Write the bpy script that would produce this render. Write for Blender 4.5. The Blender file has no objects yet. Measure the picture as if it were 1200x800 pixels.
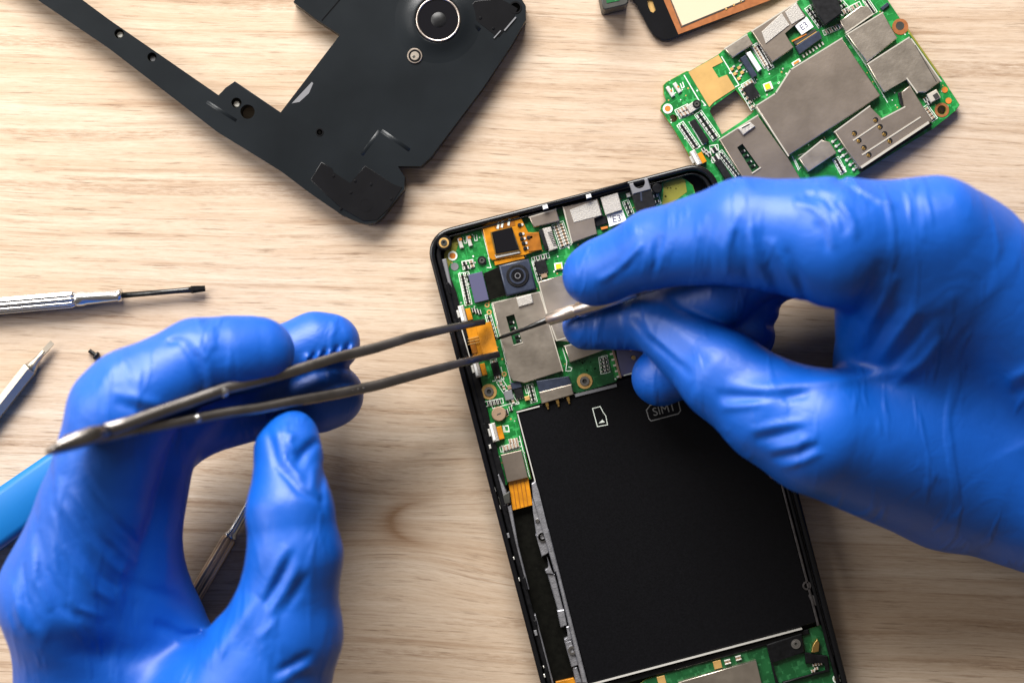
import bpy, bmesh, math, random
import numpy as np
from mathutils import Vector, Matrix

random.seed(7)
S = bpy.context.scene
C = S.collection
U = 0.000215          # metres per drawing unit (1200 units = the table width in view)
D = 2000.0            # camera height above the table in drawing units (0.43 m)
PI = math.pi

def W(x, y, z=0.0):
    """where a point of height z stands, from the spot it was measured at on the photograph"""
    k = (D - z) / D
    return Vector(((x - 600) * k, (400 - y) * k, z))

def K(ox, oy, s):
    return lambda *p: [(ox + a / s, oy + b / s) for a, b in p]
K1 = K(490, 190, 4.21); K2 = K(530, 330, 4.21); K3 = K(560, 480, 4.21); K4 = K(580, 620, 4.286)
K5 = K(760, 620, 4.446); K6 = K(770, 0, 6.667); K7 = K(770, 90, 6.4); K8 = K(920, 0, 5.332); K9 = K(930, 100, 5.714)
KA = K(30, 0, 4.0); KB = K(330, 0, 2.963)

# ------------------------------------------------------------------ materials
def new_mat(name):
    m = bpy.data.materials.new(name); m.use_nodes = True
    nt = m.node_tree
    return m, nt, nt.nodes['Principled BSDF']

def nd(nt, t, **kw):
    n = nt.nodes.new(t)
    for k, v in kw.items():
        if k in n.inputs: n.inputs[k].default_value = v
        else: setattr(n, k, v)
    return n

def simple(name, col, rough=0.5, metal=0.0, noise=0.0, nscale=900, bump=0.0, bscale=2500, coat=0.0, spec=0.5, rvar=0.0, detail=4):
    m, nt, b = new_mat(name)
    b.inputs['Roughness'].default_value = rough
    b.inputs['Metallic'].default_value = metal
    b.inputs['Coat Weight'].default_value = coat
    b.inputs['Specular IOR Level'].default_value = spec
    L = nt.links
    tc = nd(nt, 'ShaderNodeTexCoord')
    if noise or rvar:
        n = nd(nt, 'ShaderNodeTexNoise', Scale=nscale, Detail=float(detail)); L.new(tc.outputs['Object'], n.inputs['Vector'])
        if noise:
            r = nd(nt, 'ShaderNodeValToRGB')
            r.color_ramp.elements[0].position = 0.3; r.color_ramp.elements[1].position = 0.7
            r.color_ramp.elements[0].color = [c * (1 - noise) for c in col] + [1]
            r.color_ramp.elements[1].color = [min(1, c * (1 + noise)) for c in col] + [1]
            L.new(n.outputs['Fac'], r.inputs['Fac']); L.new(r.outputs['Color'], b.inputs['Base Color'])
        if rvar:
            mr = nd(nt, 'ShaderNodeMapRange'); mr.inputs['To Min'].default_value = rough - rvar; mr.inputs['To Max'].default_value = rough + rvar
            L.new(n.outputs['Fac'], mr.inputs['Value']); L.new(mr.outputs['Result'], b.inputs['Roughness'])
    if not noise: b.inputs['Base Color'].default_value = list(col) + [1]
    if bump:
        n2 = nd(nt, 'ShaderNodeTexNoise', Scale=bscale, Detail=3.0); L.new(tc.outputs['Object'], n2.inputs['Vector'])
        bp = nd(nt, 'ShaderNodeBump', Strength=bump, Distance=0.0002)
        L.new(n2.outputs['Fac'], bp.inputs['Height']); L.new(bp.outputs['Normal'], b.inputs['Normal'])
    return m

def wood_mat():
    m, nt, b = new_mat('oak'); L = nt.links
    tc = nd(nt, 'ShaderNodeTexCoord')
    mp = nd(nt, 'ShaderNodeMapping'); mp.inputs['Rotation'].default_value = (0, 0, math.radians(2.2))
    L.new(tc.outputs['Object'], mp.inputs['Vector'])
    def mapped(scale, src=None):
        q = nd(nt, 'ShaderNodeMapping'); q.inputs['Scale'].default_value = scale
        L.new(src or mp.outputs['Vector'], q.inputs['Vector']); return q.outputs['Vector']
    # slow bending of the grain
    wn = nd(nt, 'ShaderNodeTexNoise', Scale=1.0, Detail=2.0); L.new(mapped((7, 14, 1)), wn.inputs['Vector'])
    sx = nd(nt, 'ShaderNodeSeparateXYZ'); L.new(mp.outputs['Vector'], sx.inputs[0])
    def math_(op, a, bb=None, c=None):
        n = nd(nt, 'ShaderNodeMath', operation=op)
        for i, v in enumerate((a, bb, c)):
            if v is None: continue
            if isinstance(v, (int, float)): n.inputs[i].default_value = v
            else: L.new(v, n.inputs[i])
        return n.outputs[0]
    wy = math_('MULTIPLY', math_('SUBTRACT', wn.outputs['Fac'], 0.5), 0.008)
    # the small cathedral figure: grain lines bulge round a point
    kx = math_('MULTIPLY', math_('SUBTRACT', sx.outputs['X'], -0.026), 38.0)
    ky = math_('MULTIPLY', math_('SUBTRACT', sx.outputs['Y'], -0.0465), 75.0)
    r2 = math_('ADD', math_('MULTIPLY', kx, kx), math_('MULTIPLY', ky, ky))
    bulge = math_('MULTIPLY', math_('EXPONENT', math_('MULTIPLY', r2, -1.0)), 1.0)
    dy = math_('MULTIPLY', math_('MULTIPLY', bulge, ky), 0.010)
    y2 = math_('ADD', math_('ADD', sx.outputs['Y'], wy), dy)
    cb = nd(nt, 'ShaderNodeCombineXYZ'); L.new(sx.outputs['X'], cb.inputs[0]); L.new(y2, cb.inputs[1])
    gv = cb.outputs[0]
    def noise(scale, detail=4.0, rough=0.6, lo=0.35, hi=0.65):
        n = nd(nt, 'ShaderNodeTexNoise', Scale=1.0, Detail=detail, Roughness=rough); L.new(mapped(scale, gv), n.inputs['Vector'])
        r = nd(nt, 'ShaderNodeMapRange'); r.inputs['From Min'].default_value = lo; r.inputs['From Max'].default_value = hi
        L.new(n.outputs['Fac'], r.inputs['Value']); return r.outputs['Result']
    broad = noise((4, 60, 1), 3, 0.5, 0.35, 0.65)
    mid = noise((14, 330, 1), 6, 0.75, 0.36, 0.66)
    fine = noise((70, 2300, 1), 4, 0.75, 0.34, 0.66)
    grit = noise((300, 2600, 1), 3, 0.7, 0.35, 0.65)
    pore = noise((85, 1700, 1), 3, 0.65, 0.56, 0.68)
    line = noise((8, 560, 1), 4, 0.6, 0.55, 0.64)
    line2 = noise((6, 190, 1), 3, 0.6, 0.56, 0.62)
    def mix(fac, c1, c2, kind='MIX'):
        n = nd(nt, 'ShaderNodeMix', data_type='RGBA', blend_type=kind)
        if isinstance(fac, (int, float)): n.inputs[0].default_value = fac
        else: L.new(fac, n.inputs[0])
        for i, c in ((6, c1), (7, c2)):
            if isinstance(c, tuple): n.inputs[i].default_value = c + (1,)
            else: L.new(c, n.inputs[i])
        return n.outputs[2]
    c = mix(broad, WOOD_A, WOOD_B)
    c = mix(math_('MULTIPLY', mid, 0.62), c, WOOD_C)
    c = mix(math_('MULTIPLY', math_('MULTIPLY', fine, grit), 0.42), c, WOOD_D)
    c = mix(math_('MULTIPLY', math_('MULTIPLY', line, 0.65), math_('ADD', math_('MULTIPLY', fine, 0.9), 0.1)), c, WOOD_D)
    c = mix(math_('MULTIPLY', math_('MULTIPLY', line2, 0.55), math_('ADD', math_('MULTIPLY', grit, 0.8), 0.2)), c, WOOD_D)
    pf = math_('MULTIPLY', pore, math_('ADD', math_('MULTIPLY', mid, 0.85), 0.10))
    c = mix(math_('MULTIPLY', pf, 0.85), c, WOOD_E)
    # brown smudge on the cathedral's nose
    kx2 = math_('MULTIPLY', math_('SUBTRACT', sx.outputs['X'], -0.0165), 70.0)
    ky2 = math_('MULTIPLY', math_('SUBTRACT', sx.outputs['Y'], -0.0465), 150.0)
    rr = math_('ADD', math_('MULTIPLY', kx2, kx2), math_('MULTIPLY', ky2, ky2))
    rr = math_('ABSOLUTE', math_('SUBTRACT', rr, 0.75))
    sm = math_('EXPONENT', math_('MULTIPLY', rr, -2.6))
    lm = nd(nt, 'ShaderNodeMapRange'); lm.inputs['From Min'].default_value = -0.0150; lm.inputs['From Max'].default_value = -0.0280
    L.new(sx.outputs['X'], lm.inputs['Value'])
    sm = math_('MULTIPLY', math_('MULTIPLY', math_('MULTIPLY', sm, 2.4), lm.outputs['Result']), math_('ADD', math_('MULTIPLY', fine, 0.45), 0.25))
    c = mix(sm, c, WOOD_D)
    L.new(c, b.inputs['Base Color'])
    b.inputs['Roughness'].default_value = 0.42
    b.inputs['Specular IOR Level'].default_value = 0.35
    bp = nd(nt, 'ShaderNodeBump', Strength=0.2, Distance=0.0001)
    hh = math_('SUBTRACT', math_('MULTIPLY', fine, 0.4), math_('MULTIPLY', pore, 1.0))
    L.new(hh, bp.inputs['Height']); L.new(bp.outputs['Normal'], b.inputs['Normal'])
    return m
WOOD_A = (0.63, 0.525, 0.415); WOOD_B = (0.53, 0.405, 0.295); WOOD_C = (0.40, 0.27, 0.17); WOOD_D = (0.27, 0.16, 0.09); WOOD_E = (0.13, 0.068, 0.034)

def pcb_mat(name, c1, c2, c3):
    m, nt, b = new_mat(name); L = nt.links
    tc = nd(nt, 'ShaderNodeTexCoord')
    mp = nd(nt, 'ShaderNodeMapping'); mp.inputs['Rotation'].default_value = (0, 0, math.radians(-14.5))
    L.new(tc.outputs['Object'], mp.inputs['Vector'])
    v = nd(nt, 'ShaderNodeTexVoronoi', Scale=900.0, feature='F1', distance='CHEBYCHEV'); L.new(mp.outputs['Vector'], v.inputs['Vector'])
    n = nd(nt, 'ShaderNodeTexNoise', Scale=260.0, Detail=2.0); L.new(mp.outputs['Vector'], n.inputs['Vector'])
    r = nd(nt, 'ShaderNodeValToRGB'); r.color_ramp.interpolation = 'LINEAR'
    e = r.color_ramp.elements; e[0].position = 0.42; e[0].color = c1 + (1,); e[1].position = 0.58; e[1].color = c2 + (1,)
    L.new(n.outputs['Fac'], r.inputs['Fac'])
    r2 = nd(nt, 'ShaderNodeMapRange'); r2.inputs['From Min'].default_value = 0.52; r2.inputs['From Max'].default_value = 0.60; L.new(v.outputs['Distance'], r2.inputs['Value'])
    x = nd(nt, 'ShaderNodeMix', data_type='RGBA'); L.new(r2.outputs['Result'], x.inputs[0]); L.new(r.outputs['Color'], x.inputs[6]); x.inputs[7].default_value = c3 + (1,)
    L.new(x.outputs[2], b.inputs['Base Color'])
    b.inputs['Roughness'].default_value = 0.38; b.inputs['Coat Weight'].default_value = 0.15
    return m

def glove_mat():
    m, nt, b = new_mat('nitrile'); L = nt.links
    tc = nd(nt, 'ShaderNodeTexCoord')
    n = nd(nt, 'ShaderNodeTexNoise', Scale=30.0, Detail=3.0); L.new(tc.outputs['Object'], n.inputs['Vector'])
    r = nd(nt, 'ShaderNodeValToRGB'); e = r.color_ramp.elements
    e[0].position = 0.35; e[0].color = GLOVE_A + (1,); e[1].position = 0.65; e[1].color = GLOVE_B + (1,)
    L.new(n.outputs['Fac'], r.inputs['Fac']); L.new(r.outputs['Color'], b.inputs['Base Color'])
    b.inputs['Roughness'].default_value = 0.47; b.inputs['Specular IOR Level'].default_value = 0.5
    b.inputs['Sheen Weight'].default_value = 0.0; b.inputs['Sheen Roughness'].default_value = 0.35
    b.inputs['Sheen Tint'].default_value = (0.5, 0.62, 1.0, 1)
    b.inputs['Subsurface Weight'].default_value = 0.0
    n2 = nd(nt, 'ShaderNodeTexNoise', Scale=110.0, Detail=3.0, Distortion=0.8); L.new(tc.outputs['Object'], n2.inputs['Vector'])
    bp = nd(nt, 'ShaderNodeBump', Strength=0.22, Distance=0.0012); L.new(n2.outputs['Fac'], bp.inputs['Height'])
    mw = nd(nt, 'ShaderNodeMapping'); mw.inputs['Rotation'].default_value = (0, 0, 0.5); mw.inputs['Scale'].default_value = (190, 45, 60); L.new(tc.outputs['Object'], mw.inputs['Vector'])
    n5 = nd(nt, 'ShaderNodeTexNoise', Scale=1.0, Detail=2.0, Distortion=0.5); L.new(mw.outputs['Vector'], n5.inputs['Vector'])
    r5 = nd(nt, 'ShaderNodeMapRange', interpolation_type='SMOOTHSTEP'); r5.inputs['From Min'].default_value = 0.52; r5.inputs['From Max'].default_value = 0.72; L.new(n5.outputs['Fac'], r5.inputs['Value'])
    bp5 = nd(nt, 'ShaderNodeBump', Strength=0.35, Distance=0.0009); L.new(r5.outputs['Result'], bp5.inputs['Height']); L.new(bp.outputs['Normal'], bp5.inputs['Normal']); bp = bp5
    # slack creases: ridges where a warped noise crosses its middle
    n4 = nd(nt, 'ShaderNodeTexNoise', Scale=70.0, Detail=2.0, Distortion=1.6); L.new(tc.outputs['Object'], n4.inputs['Vector'])
    s1 = nd(nt, 'ShaderNodeMath', operation='SUBTRACT'); s1.inputs[1].default_value = 0.5; L.new(n4.outputs['Fac'], s1.inputs[0])
    s2_ = nd(nt, 'ShaderNodeMath', operation='ABSOLUTE'); L.new(s1.outputs[0], s2_.inputs[0])
    s3 = nd(nt, 'ShaderNodeMapRange', interpolation_type='SMOOTHSTEP'); s3.inputs['From Max'].default_value = 0.035; s3.inputs['To Min'].default_value = 0.0; s3.inputs['To Max'].default_value = 1.0
    L.new(s2_.outputs[0], s3.inputs['Value'])
    bp3 = nd(nt, 'ShaderNodeBump', Strength=0.05, Distance=0.0006); L.new(s3.outputs['Result'], bp3.inputs['Height']); L.new(bp.outputs['Normal'], bp3.inputs['Normal'])
    n3 = nd(nt, 'ShaderNodeTexNoise', Scale=3500.0, Detail=2.0); L.new(tc.outputs['Object'], n3.inputs['Vector'])
    bp2 = nd(nt, 'ShaderNodeBump', Strength=0.12, Distance=0.0001); L.new(n3.outputs['Fac'], bp2.inputs['Height'])
    L.new(bp3.outputs['Normal'], bp2.inputs['Normal']); L.new(bp2.outputs['Normal'], b.inputs['Normal'])
    return m
GLOVE_A = (0.0001, 0.073, 0.40); GLOVE_B = (0.0001, 0.085, 0.46)

M = {}
M['oak'] = wood_mat()
M['glove'] = glove_mat()
M['black'] = simple('black_plastic', (0.006, 0.006, 0.007), 0.33, spec=0.3, noise=0.4, nscale=700, rvar=0.1)
M['gloss'] = simple('gloss_black', (0.006, 0.006, 0.007), 0.24, spec=0.35, noise=0.1, nscale=150, rvar=0.02, bump=0.05, bscale=400)
M['cover'] = simple('matt_black_cover', (0.007, 0.009, 0.011), 0.30, spec=0.32, bump=0.10, bscale=9000, noise=0.2, nscale=60, rvar=0.03)
M['sticker'] = simple('black_film', (0.004, 0.004, 0.005), 0.38, spec=0.16, noise=0.25, nscale=2500, bump=0.05, bscale=2500, rvar=0.02, detail=6)
M['tray'] = simple('dark_tray', (0.004, 0.004, 0.003), 0.4, spec=0.15, noise=0.4, nscale=800)
M['shield'] = simple('nickel_shield', (0.66, 0.58, 0.49), 0.38, 1.0, noise=0.04, nscale=260, bump=0.12, bscale=1200, rvar=0.07)
M['shieldd'] = simple('darker_nickel', (0.43, 0.36, 0.30), 0.42, 1.0, noise=0.04, nscale=120, bump=0.06, bscale=1200, rvar=0.08)  # darker nickel: on shield cans a dark ceiling reflection is put into the colour
M['edge'] = simple('bright_solder_edge', (0.86, 0.80, 0.68), 0.3, 0.6)
M['foil'] = simple('grey_foil', (0.46, 0.43, 0.39), 0.55, 0.5, noise=0.22, nscale=3500, bump=0.5, bscale=3500)
M['steel'] = simple('steel', (0.62, 0.61, 0.60), 0.25, 1.0, rvar=0.06, nscale=500)
M['tweezer'] = simple('satin_steel', (0.235, 0.215, 0.20), 0.30, 1.0, noise=0.2, nscale=160, rvar=0.08, bump=0.1, bscale=2500)
M['darksteel'] = simple('black_steel', (0.05, 0.05, 0.05), 0.3, 0.9, noise=0.2)
M['magnesium'] = simple('cast_magnesium', (0.40, 0.40, 0.43), 0.42, 0.8, noise=0.25, nscale=700, bump=0.4, bscale=2500)
M['magshade'] = simple('cast_magnesium_shaded', (0.12, 0.11, 0.11), 0.45, 0.7, noise=0.3, nscale=700)  # cast magnesium with the hand's shade put into the colour
M['pcb'] = pcb_mat('green_board', (0.004, 0.13, 0.022), (0.008, 0.19, 0.032), (0.03, 0.29, 0.07))
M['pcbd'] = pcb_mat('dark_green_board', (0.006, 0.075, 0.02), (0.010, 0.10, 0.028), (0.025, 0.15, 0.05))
M['pcbedge'] = simple('bare_board_edge', (0.20, 0.19, 0.02), 0.5)
M['silk'] = simple('silkscreen', (0.72, 0.78, 0.70), 0.5)
M['silkshade'] = simple('shaded_print', (0.16, 0.16, 0.16), 0.5)  # silkscreen print darkened: the shadow over the SIM box is painted in
M['tin'] = simple('tinned', (0.88, 0.86, 0.80), 0.28, 0.5)
M['chip'] = simple('chip_epoxy', (0.010, 0.010, 0.011), 0.4, spec=0.3, noise=0.4)
M['tan'] = simple('ceramic_tan', (0.30, 0.20, 0.13), 0.5)
M['lilac'] = simple('lilac_chip', (0.13, 0.13, 0.23), 0.22, 0.35)
M['gold'] = simple('gold', (0.85, 0.55, 0.18), 0.28, 1.0)
M['flex'] = simple('orange_polyimide', (0.62, 0.24, 0.012), 0.25, 0.2, noise=0.3, nscale=300, coat=0.4)
M['flexd'] = simple('brown_polyimide', (0.34, 0.12, 0.015), 0.3, 0.2, noise=0.3, nscale=500, coat=0.3)
M['pad'] = simple('gold_foil_pad', (0.62, 0.38, 0.13), 0.42, 0.35, noise=0.10, nscale=300)
M['copper'] = simple('copper_border', (0.36, 0.13, 0.045), 0.4, 0.3, noise=0.15)
M['cream'] = simple('cream_glass', (0.60, 0.50, 0.35), 0.25, coat=0.4, noise=0.03, nscale=60)
M['white'] = simple('white_plastic', (0.78, 0.78, 0.76), 0.45)
M['yellow'] = simple('yellow_phosphor', (0.85, 0.72, 0.02), 0.4)
M['navy'] = simple('navy_plastic', (0.025, 0.032, 0.055), 0.38, noise=0.2)
M['glass'] = simple('lens_glass', (0.004, 0.004, 0.006), 0.06, coat=1.0)
M['azure'] = simple('azure_plastic', (0.0, 0.13, 0.40), 0.45, noise=0.05, nscale=60, coat=0.2)
M['grey'] = simple('grey_plastic', (0.17, 0.17, 0.18), 0.4)
M['ferrule'] = simple('brushed_ferrule', (0.66, 0.57, 0.51), 0.36, 1.0, rvar=0.05, nscale=300)
M['trace'] = simple('covered_trace', (0.02, 0.27, 0.06), 0.35)
M['hexmetal'] = simple('champagne_steel', (0.50, 0.44, 0.36), 0.45, 1.0, rvar=0.06, nscale=400)
M['bronze'] = simple('bronze_steel', (0.62, 0.45, 0.30), 0.33, 1.0, rvar=0.06, nscale=400)
M['orange'] = simple('orange_hole', (0.55, 0.18, 0.03), 0.4)
M['char'] = simple('charcoal_block', (0.035, 0.035, 0.03), 0.5, noise=0.3, nscale=300)

# ------------------------------------------------------------------ mesh building
class MB:
    def __init__(s): s.v = []; s.f = []; s.m = []; s.sm = []; s.mats = []
    def mi(s, mat):
        if mat not in s.mats: s.mats.append(mat)
        return s.mats.index(mat)
    def add(s, vs, fs, mat, smooth=False):
        b = len(s.v); i = s.mi(mat)
        s.v += [tuple(v) for v in vs]
        for f in fs: s.f.append(tuple(b + k for k in f)); s.m.append(i); s.sm.append(smooth)
        return s
    def prism(s, pts, z0, z1, mat, bev=0.0, segs=1, measured=True, side=None, zat=None):
        """closed outline (measured on the photograph at height zat or z1) standing from z0 to z1"""
        zz = z1 if zat is None else zat
        P = [W(x, y, zz) if measured else Vector((x, y, 0)) for x, y in pts]
        a = sum(P[i].x * P[(i + 1) % len(P)].y - P[(i + 1) % len(P)].x * P[i].y for i in range(len(P)))
        if a < 0: P.reverse()
        bm = bmesh.new()
        lo = [bm.verts.new((p.x, p.y, z0)) for p in P]; hi = [bm.verts.new((p.x, p.y, z1)) for p in P]
        n = len(P)
        top = bm.faces.new(hi); bm.faces.new(lo[::-1])
        for i in range(n):
            fc = bm.faces.new((lo[i], lo[(i + 1) % n], hi[(i + 1) % n], hi[i]))
        if bev:
            es = [e for e in top.edges]
            bmesh.ops.bevel(bm, geom=es, offset=bev, segments=segs, profile=0.5, affect='EDGES', clamp_overlap=True)
        bmesh.ops.triangulate(bm, faces=[f for f in bm.faces if len(f.verts) > 4])
        bm.normal_update()
        idx = {v: k for k, v in enumerate(bm.verts)}
        b = len(s.v); s.v += [tuple(v.co) for v in bm.verts]
        i = s.mi(mat); j = s.mi(side) if side else i
        for f in bm.faces:
            s.f.append(tuple(b + idx[v] for v in f.verts))
            s.m.append(j if f.normal.z < 0.9 else i); s.sm.append(segs > 1 and abs(f.normal.z) < 0.999 and f.normal.z > 0.02)
        bm.free(); return s
    def box(s, x, y, w, h, ang, z0, z1, mat, bev=0.0, side=None):
        a = math.radians(ang); c, d = math.cos(a), -math.sin(a)
        pts = [(x + i * w / 2 * c - j * h / 2 * d, y + i * w / 2 * d + j * h / 2 * c) for i, j in ((-1, -1), (1, -1), (1, 1), (-1, 1))]
        return s.prism(pts, z0, z1, mat, bev, side=side)
    def disc(s, x, y, r, z0, z1, mat, n=24, bev=0.0, zat=None):
        return s.prism([(x + r * math.cos(2 * PI * k / n), y + r * math.sin(2 * PI * k / n)) for k in range(n)], z0, z1, mat, bev, zat=zat)
    def lathe(s, p0, p1, prof, mat, n=24, hexa=False, up=None, ell=1.0):
        """profile [(t along p0->p1 in 0..1, radius)] turned round the axis"""
        p0 = Vector(p0); p1 = Vector(p1); ax = (p1 - p0); L = ax.length; ax.normalize()
        ref = Vector((0, 0, 1)) if abs(ax.z) < 0.9 else Vector((1, 0, 0))
        a = ax.cross(ref).normalized(); b_ = a.cross(ax)
        if hexa: n = 6
        vs = []; fs = []
        for t, r in prof:
            for k in range(n):
                th = 2 * PI * (k + 0.5 * hexa) / n
                vs.append(p0 + ax * (L * t) + a * (r * math.cos(th)) + b_ * (r * ell * math.sin(th)))
        m = len(prof)
        for i in range(m - 1):
            for k in range(n):
                fs.append((i * n + k, i * n + (k + 1) % n, (i + 1) * n + (k + 1) % n, (i + 1) * n + k))
        fs.append(tuple(range(n))[::-1]); fs.append(tuple((m - 1) * n + k for k in range(n)))
        return s.add(vs, fs, mat, not hexa)
    def ring(s, x, y, ro, ri, z0, z1, mat, n=28):
        vs = []; fs = []
        for r, z in ((ro, z0), (ro, z1), (ri, z1), (ri, z0)):
            for k in range(n):
                q = W(x, y, z1); vs.append((q.x + r * math.cos(2 * PI * k / n), q.y + r * math.sin(2 * PI * k / n), z))
        for i in range(4):
            for k in range(n):
                j = (i + 1) % 4
                fs.append((i * n + k, i * n + (k + 1) % n, j * n + (k + 1) % n, j * n + k))
        return s.add(vs, fs, mat, False)
    def line(s, pts, w, z0, z1, mat, closed=False):
        """thin printed line or rim along measured points"""
        q = list(pts) + ([pts[0]] if closed else [])
        for (x0, y0), (x1, y1) in zip(q, q[1:]):
            L = math.hypot(x1 - x0, y1 - y0)
            if L < 1e-6: continue
            s.box((x0 + x1) / 2, (y0 + y1) / 2, L + w * 0.9, w, -math.degrees(math.atan2(y1 - y0, x1 - x0)), z0, z1, mat)
            z1 += 0.02
        return s
    def sweep(s, path, mat, smooth=True):
        """path of (centre Vector, side Vector, half width, up Vector, half height): rounded bar"""
        prof = [(1, .80), (.70, .98), (.0, 1), (-.70, .98), (-1, .80), (-1, -.8), (-.7, -.98), (0, -1), (.7, -.98), (1, -.8)]
        n = len(prof); vs = []; fs = []
        for c, sd, hw, up, hh in path:
            for a, b in prof: vs.append(c + sd * (a * hw) + up * (b * hh))
        for i in range(len(path) - 1):
            for k in range(n): fs.append((i * n + k, i * n + (k + 1) % n, (i + 1) * n + (k + 1) % n, (i + 1) * n + k))
        fs.append(tuple(range(n))[::-1]); fs.append(tuple((len(path) - 1) * n + k for k in range(n)))
        return s.add(vs, fs, mat, smooth)
    def build(s, name, parent=None, label=None):
        org = Vector(parent['_o']) if parent else Vector((0, 0, 0))
        me = bpy.data.meshes.new(name)
        me.from_pydata([((x - org.x) * U, (y - org.y) * U, (z - org.z) * U) for x, y, z in s.v], [], s.f)
        for mt in s.mats: me.materials.append(M[mt])
        me.polygons.foreach_set('material_index', s.m); me.polygons.foreach_set('use_smooth', s.sm)
        bm = bmesh.new(); bm.from_mesh(me); bmesh.ops.recalc_face_normals(bm, faces=bm.faces); bm.to_mesh(me); bm.free()
        o = bpy.data.objects.new(name, me); C.objects.link(o)
        if parent: o.parent = parent; o['_o'] = tuple(org)
        if label: o['label'] = label
        return o

def thing(name, label, cat, at, group=None):
    o = bpy.data.objects.new(name, None); C.objects.link(o)
    o.empty_display_size = 0.01
    p = W(*at); o.location = p * U; o['_o'] = tuple(p)
    o['label'] = label; o['category'] = cat
    if group: o['group'] = group
    return o

def cut(o, cutter_mb):
    """cut real holes, then throw the cutter away"""
    c = cutter_mb.build('cutter', o) if '_o' in o else cutter_mb.build('cutter')
    md = o.modifiers.new('b', 'BOOLEAN'); md.object = c; md.operation = 'DIFFERENCE'; md.solver = 'EXACT'
    try: md.material_mode = 'TRANSFER'
    except Exception: pass
    bpy.context.view_layer.update()
    dg = bpy.context.evaluated_depsgraph_get()
    me = bpy.data.meshes.new_from_object(o.evaluated_get(dg))
    old = o.data; o.modifiers.clear(); nm = old.name; o.data = me
    bpy.data.meshes.remove(old); me.name = nm
    cm = c.data; bpy.data.objects.remove(c); bpy.data.meshes.remove(cm)

def text_mb(mb, body, x, y, size, ang, z, mat, ext=0.15):
    cu = bpy.data.curves.new('t', 'FONT'); cu.body = body; cu.size = size; cu.align_x = 'CENTER'; cu.align_y = 'CENTER'; cu.extrude = ext
    cu.resolution_u = 3
    ob = bpy.data.objects.new('t', cu); C.objects.link(ob); bpy.context.view_layer.update()
    me = bpy.data.meshes.new_from_object(ob.evaluated_get(bpy.context.evaluated_depsgraph_get()))
    p = W(x, y, z); a = math.radians(ang); R = Matrix.Rotation(a, 3, 'Z')
    mb.add([R @ v.co + p for v in me.vertices], [tuple(f.vertices) for f in me.polygons], mat)
    bpy.data.objects.remove(ob); bpy.data.meshes.remove(me); bpy.data.curves.remove(cu)
    return mb
# ------------------------------------------------------------------ table
tb = MB(); tb.add([(-2200, -1800, 0), (2200, -1800, 0), (2200, 1800, 0), (-2200, 1800, 0), (-2200, -1800, -110), (2200, -1800, -110), (2200, 1800, -110), (-2200, 1800, -110)],
       [(0, 1, 2, 3), (7, 6, 5, 4), (0, 4, 5, 1), (1, 5, 6, 2), (2, 6, 7, 3), (3, 7, 4, 0)], 'oak')
table = tb.build('table'); table['kind'] = 'structure'; table['label'] = 'pale oak table top with horizontal grain'

A = 14.6   # how far the open phone is turned on the table

# ------------------------------------------------------------------ small components
def smd(parent, x, y, w, h, ang, z, kind='capacitor', body='tan', t=3.0):
    """little two-ended part lying along its long side"""
    b = MB()
    b.box(x, y, w, h, ang, z + 0.05, z + t, body, 0.4)
    a = math.radians(ang); c, d = math.cos(a), -math.sin(a)
    e = w * 0.27
    for s in (-1, 1):
        k = s * (w / 2 - e / 2 + 0.15)
        b.box(x + k * c, y + k * d, e, h + 0.5, ang, z, z + t + 0.3, 'tin', 0.3)
    return b.build(kind, parent)

def smd_row(parent, p0, p1, n, w, h, ang, z, body='chip', t=2.6, kind='capacitor'):
    for i in range(n):
        f = i / max(1, n - 1)
        smd(parent, p0[0] + (p1[0] - p0[0]) * f, p0[1] + (p1[1] - p0[1]) * f, w, h, ang, z, kind, body, t)

def chip(parent, x, y, w, h, ang, z, body='chip', t=4.0, legs=0, name='chip', legside='both', bev=0.5):
    b = MB(); b.box(x, y, w, h, ang, z + 0.1, z + t, body, bev)
    a = math.radians(ang); c, d = math.cos(a), -math.sin(a)
    if legs:
        for i in range(legs):
            u = -w / 2 + w * (i + 0.5) / legs
            for s in (-1, 1):
                if legside == 'low' and s < 0: continue
                v = s * (h / 2 + 0.7)
                b.box(x + u * c - v * d, y + u * d + v * c, w / legs * 0.5, 2.2, ang, z, z + 1.3, 'tin')
    return b.build(name, parent)

def shield(parent, pts, z0, z1, mat='shield', bright=None, label=None, bev=1.0):
    b = MB(); b.prism(pts, z0, z1, mat, bev, 2)
    o = b.build('shield_can', parent, label)
    if bright:
        e = MB()
        for p, q in bright: e.line([pts[p], pts[q]], 1.3, z0 + 1, z1 + 0.15, 'edge')
        e.build('bright_rim', o) if parent.parent is None else None
        if parent.parent is not None:                        # one level too deep for a sub-part: keep it in the can's own mesh
            bpy.data.objects.remove(o)
            b2 = MB(); b2.prism(pts, z0, z1, mat, bev, 2)
            for p, q in bright: b2.line([pts[p], pts[q]], 1.3, z0 + 1, z1 + 0.15, 'edge')
            o = b2.build('shield_can', parent, label)
    return o

def pins(mb, x, y, r, z): mb.disc(x, y, r, z - 0.1, z + 0.9, 'gold', 12, 0.3)

def screw_part(parent, x, y, r, z, name='screw', mat='steel', depth=2.0):
    b = MB(); b.disc(x, y, r, z, z + depth, mat, 24, 0.5)
    b.disc(x, y, r * 0.45, z + depth, z + depth + 0.05, 'char', 6)
    return b.build(name, parent)

def ringhole(parent, x, y, r, z, name='screw_hole', rim='pad', inner='steel'):
    b = MB(); b.ring(x, y, r, r * 0.62, z, z + 0.5, rim); b.ring(x, y, r * 0.6, r * 0.3, z, z + 1.6, inner); b.disc(x, y, r * 0.32, z, z + 0.3, 'char', 16)
    return b.build(name, parent)

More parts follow.
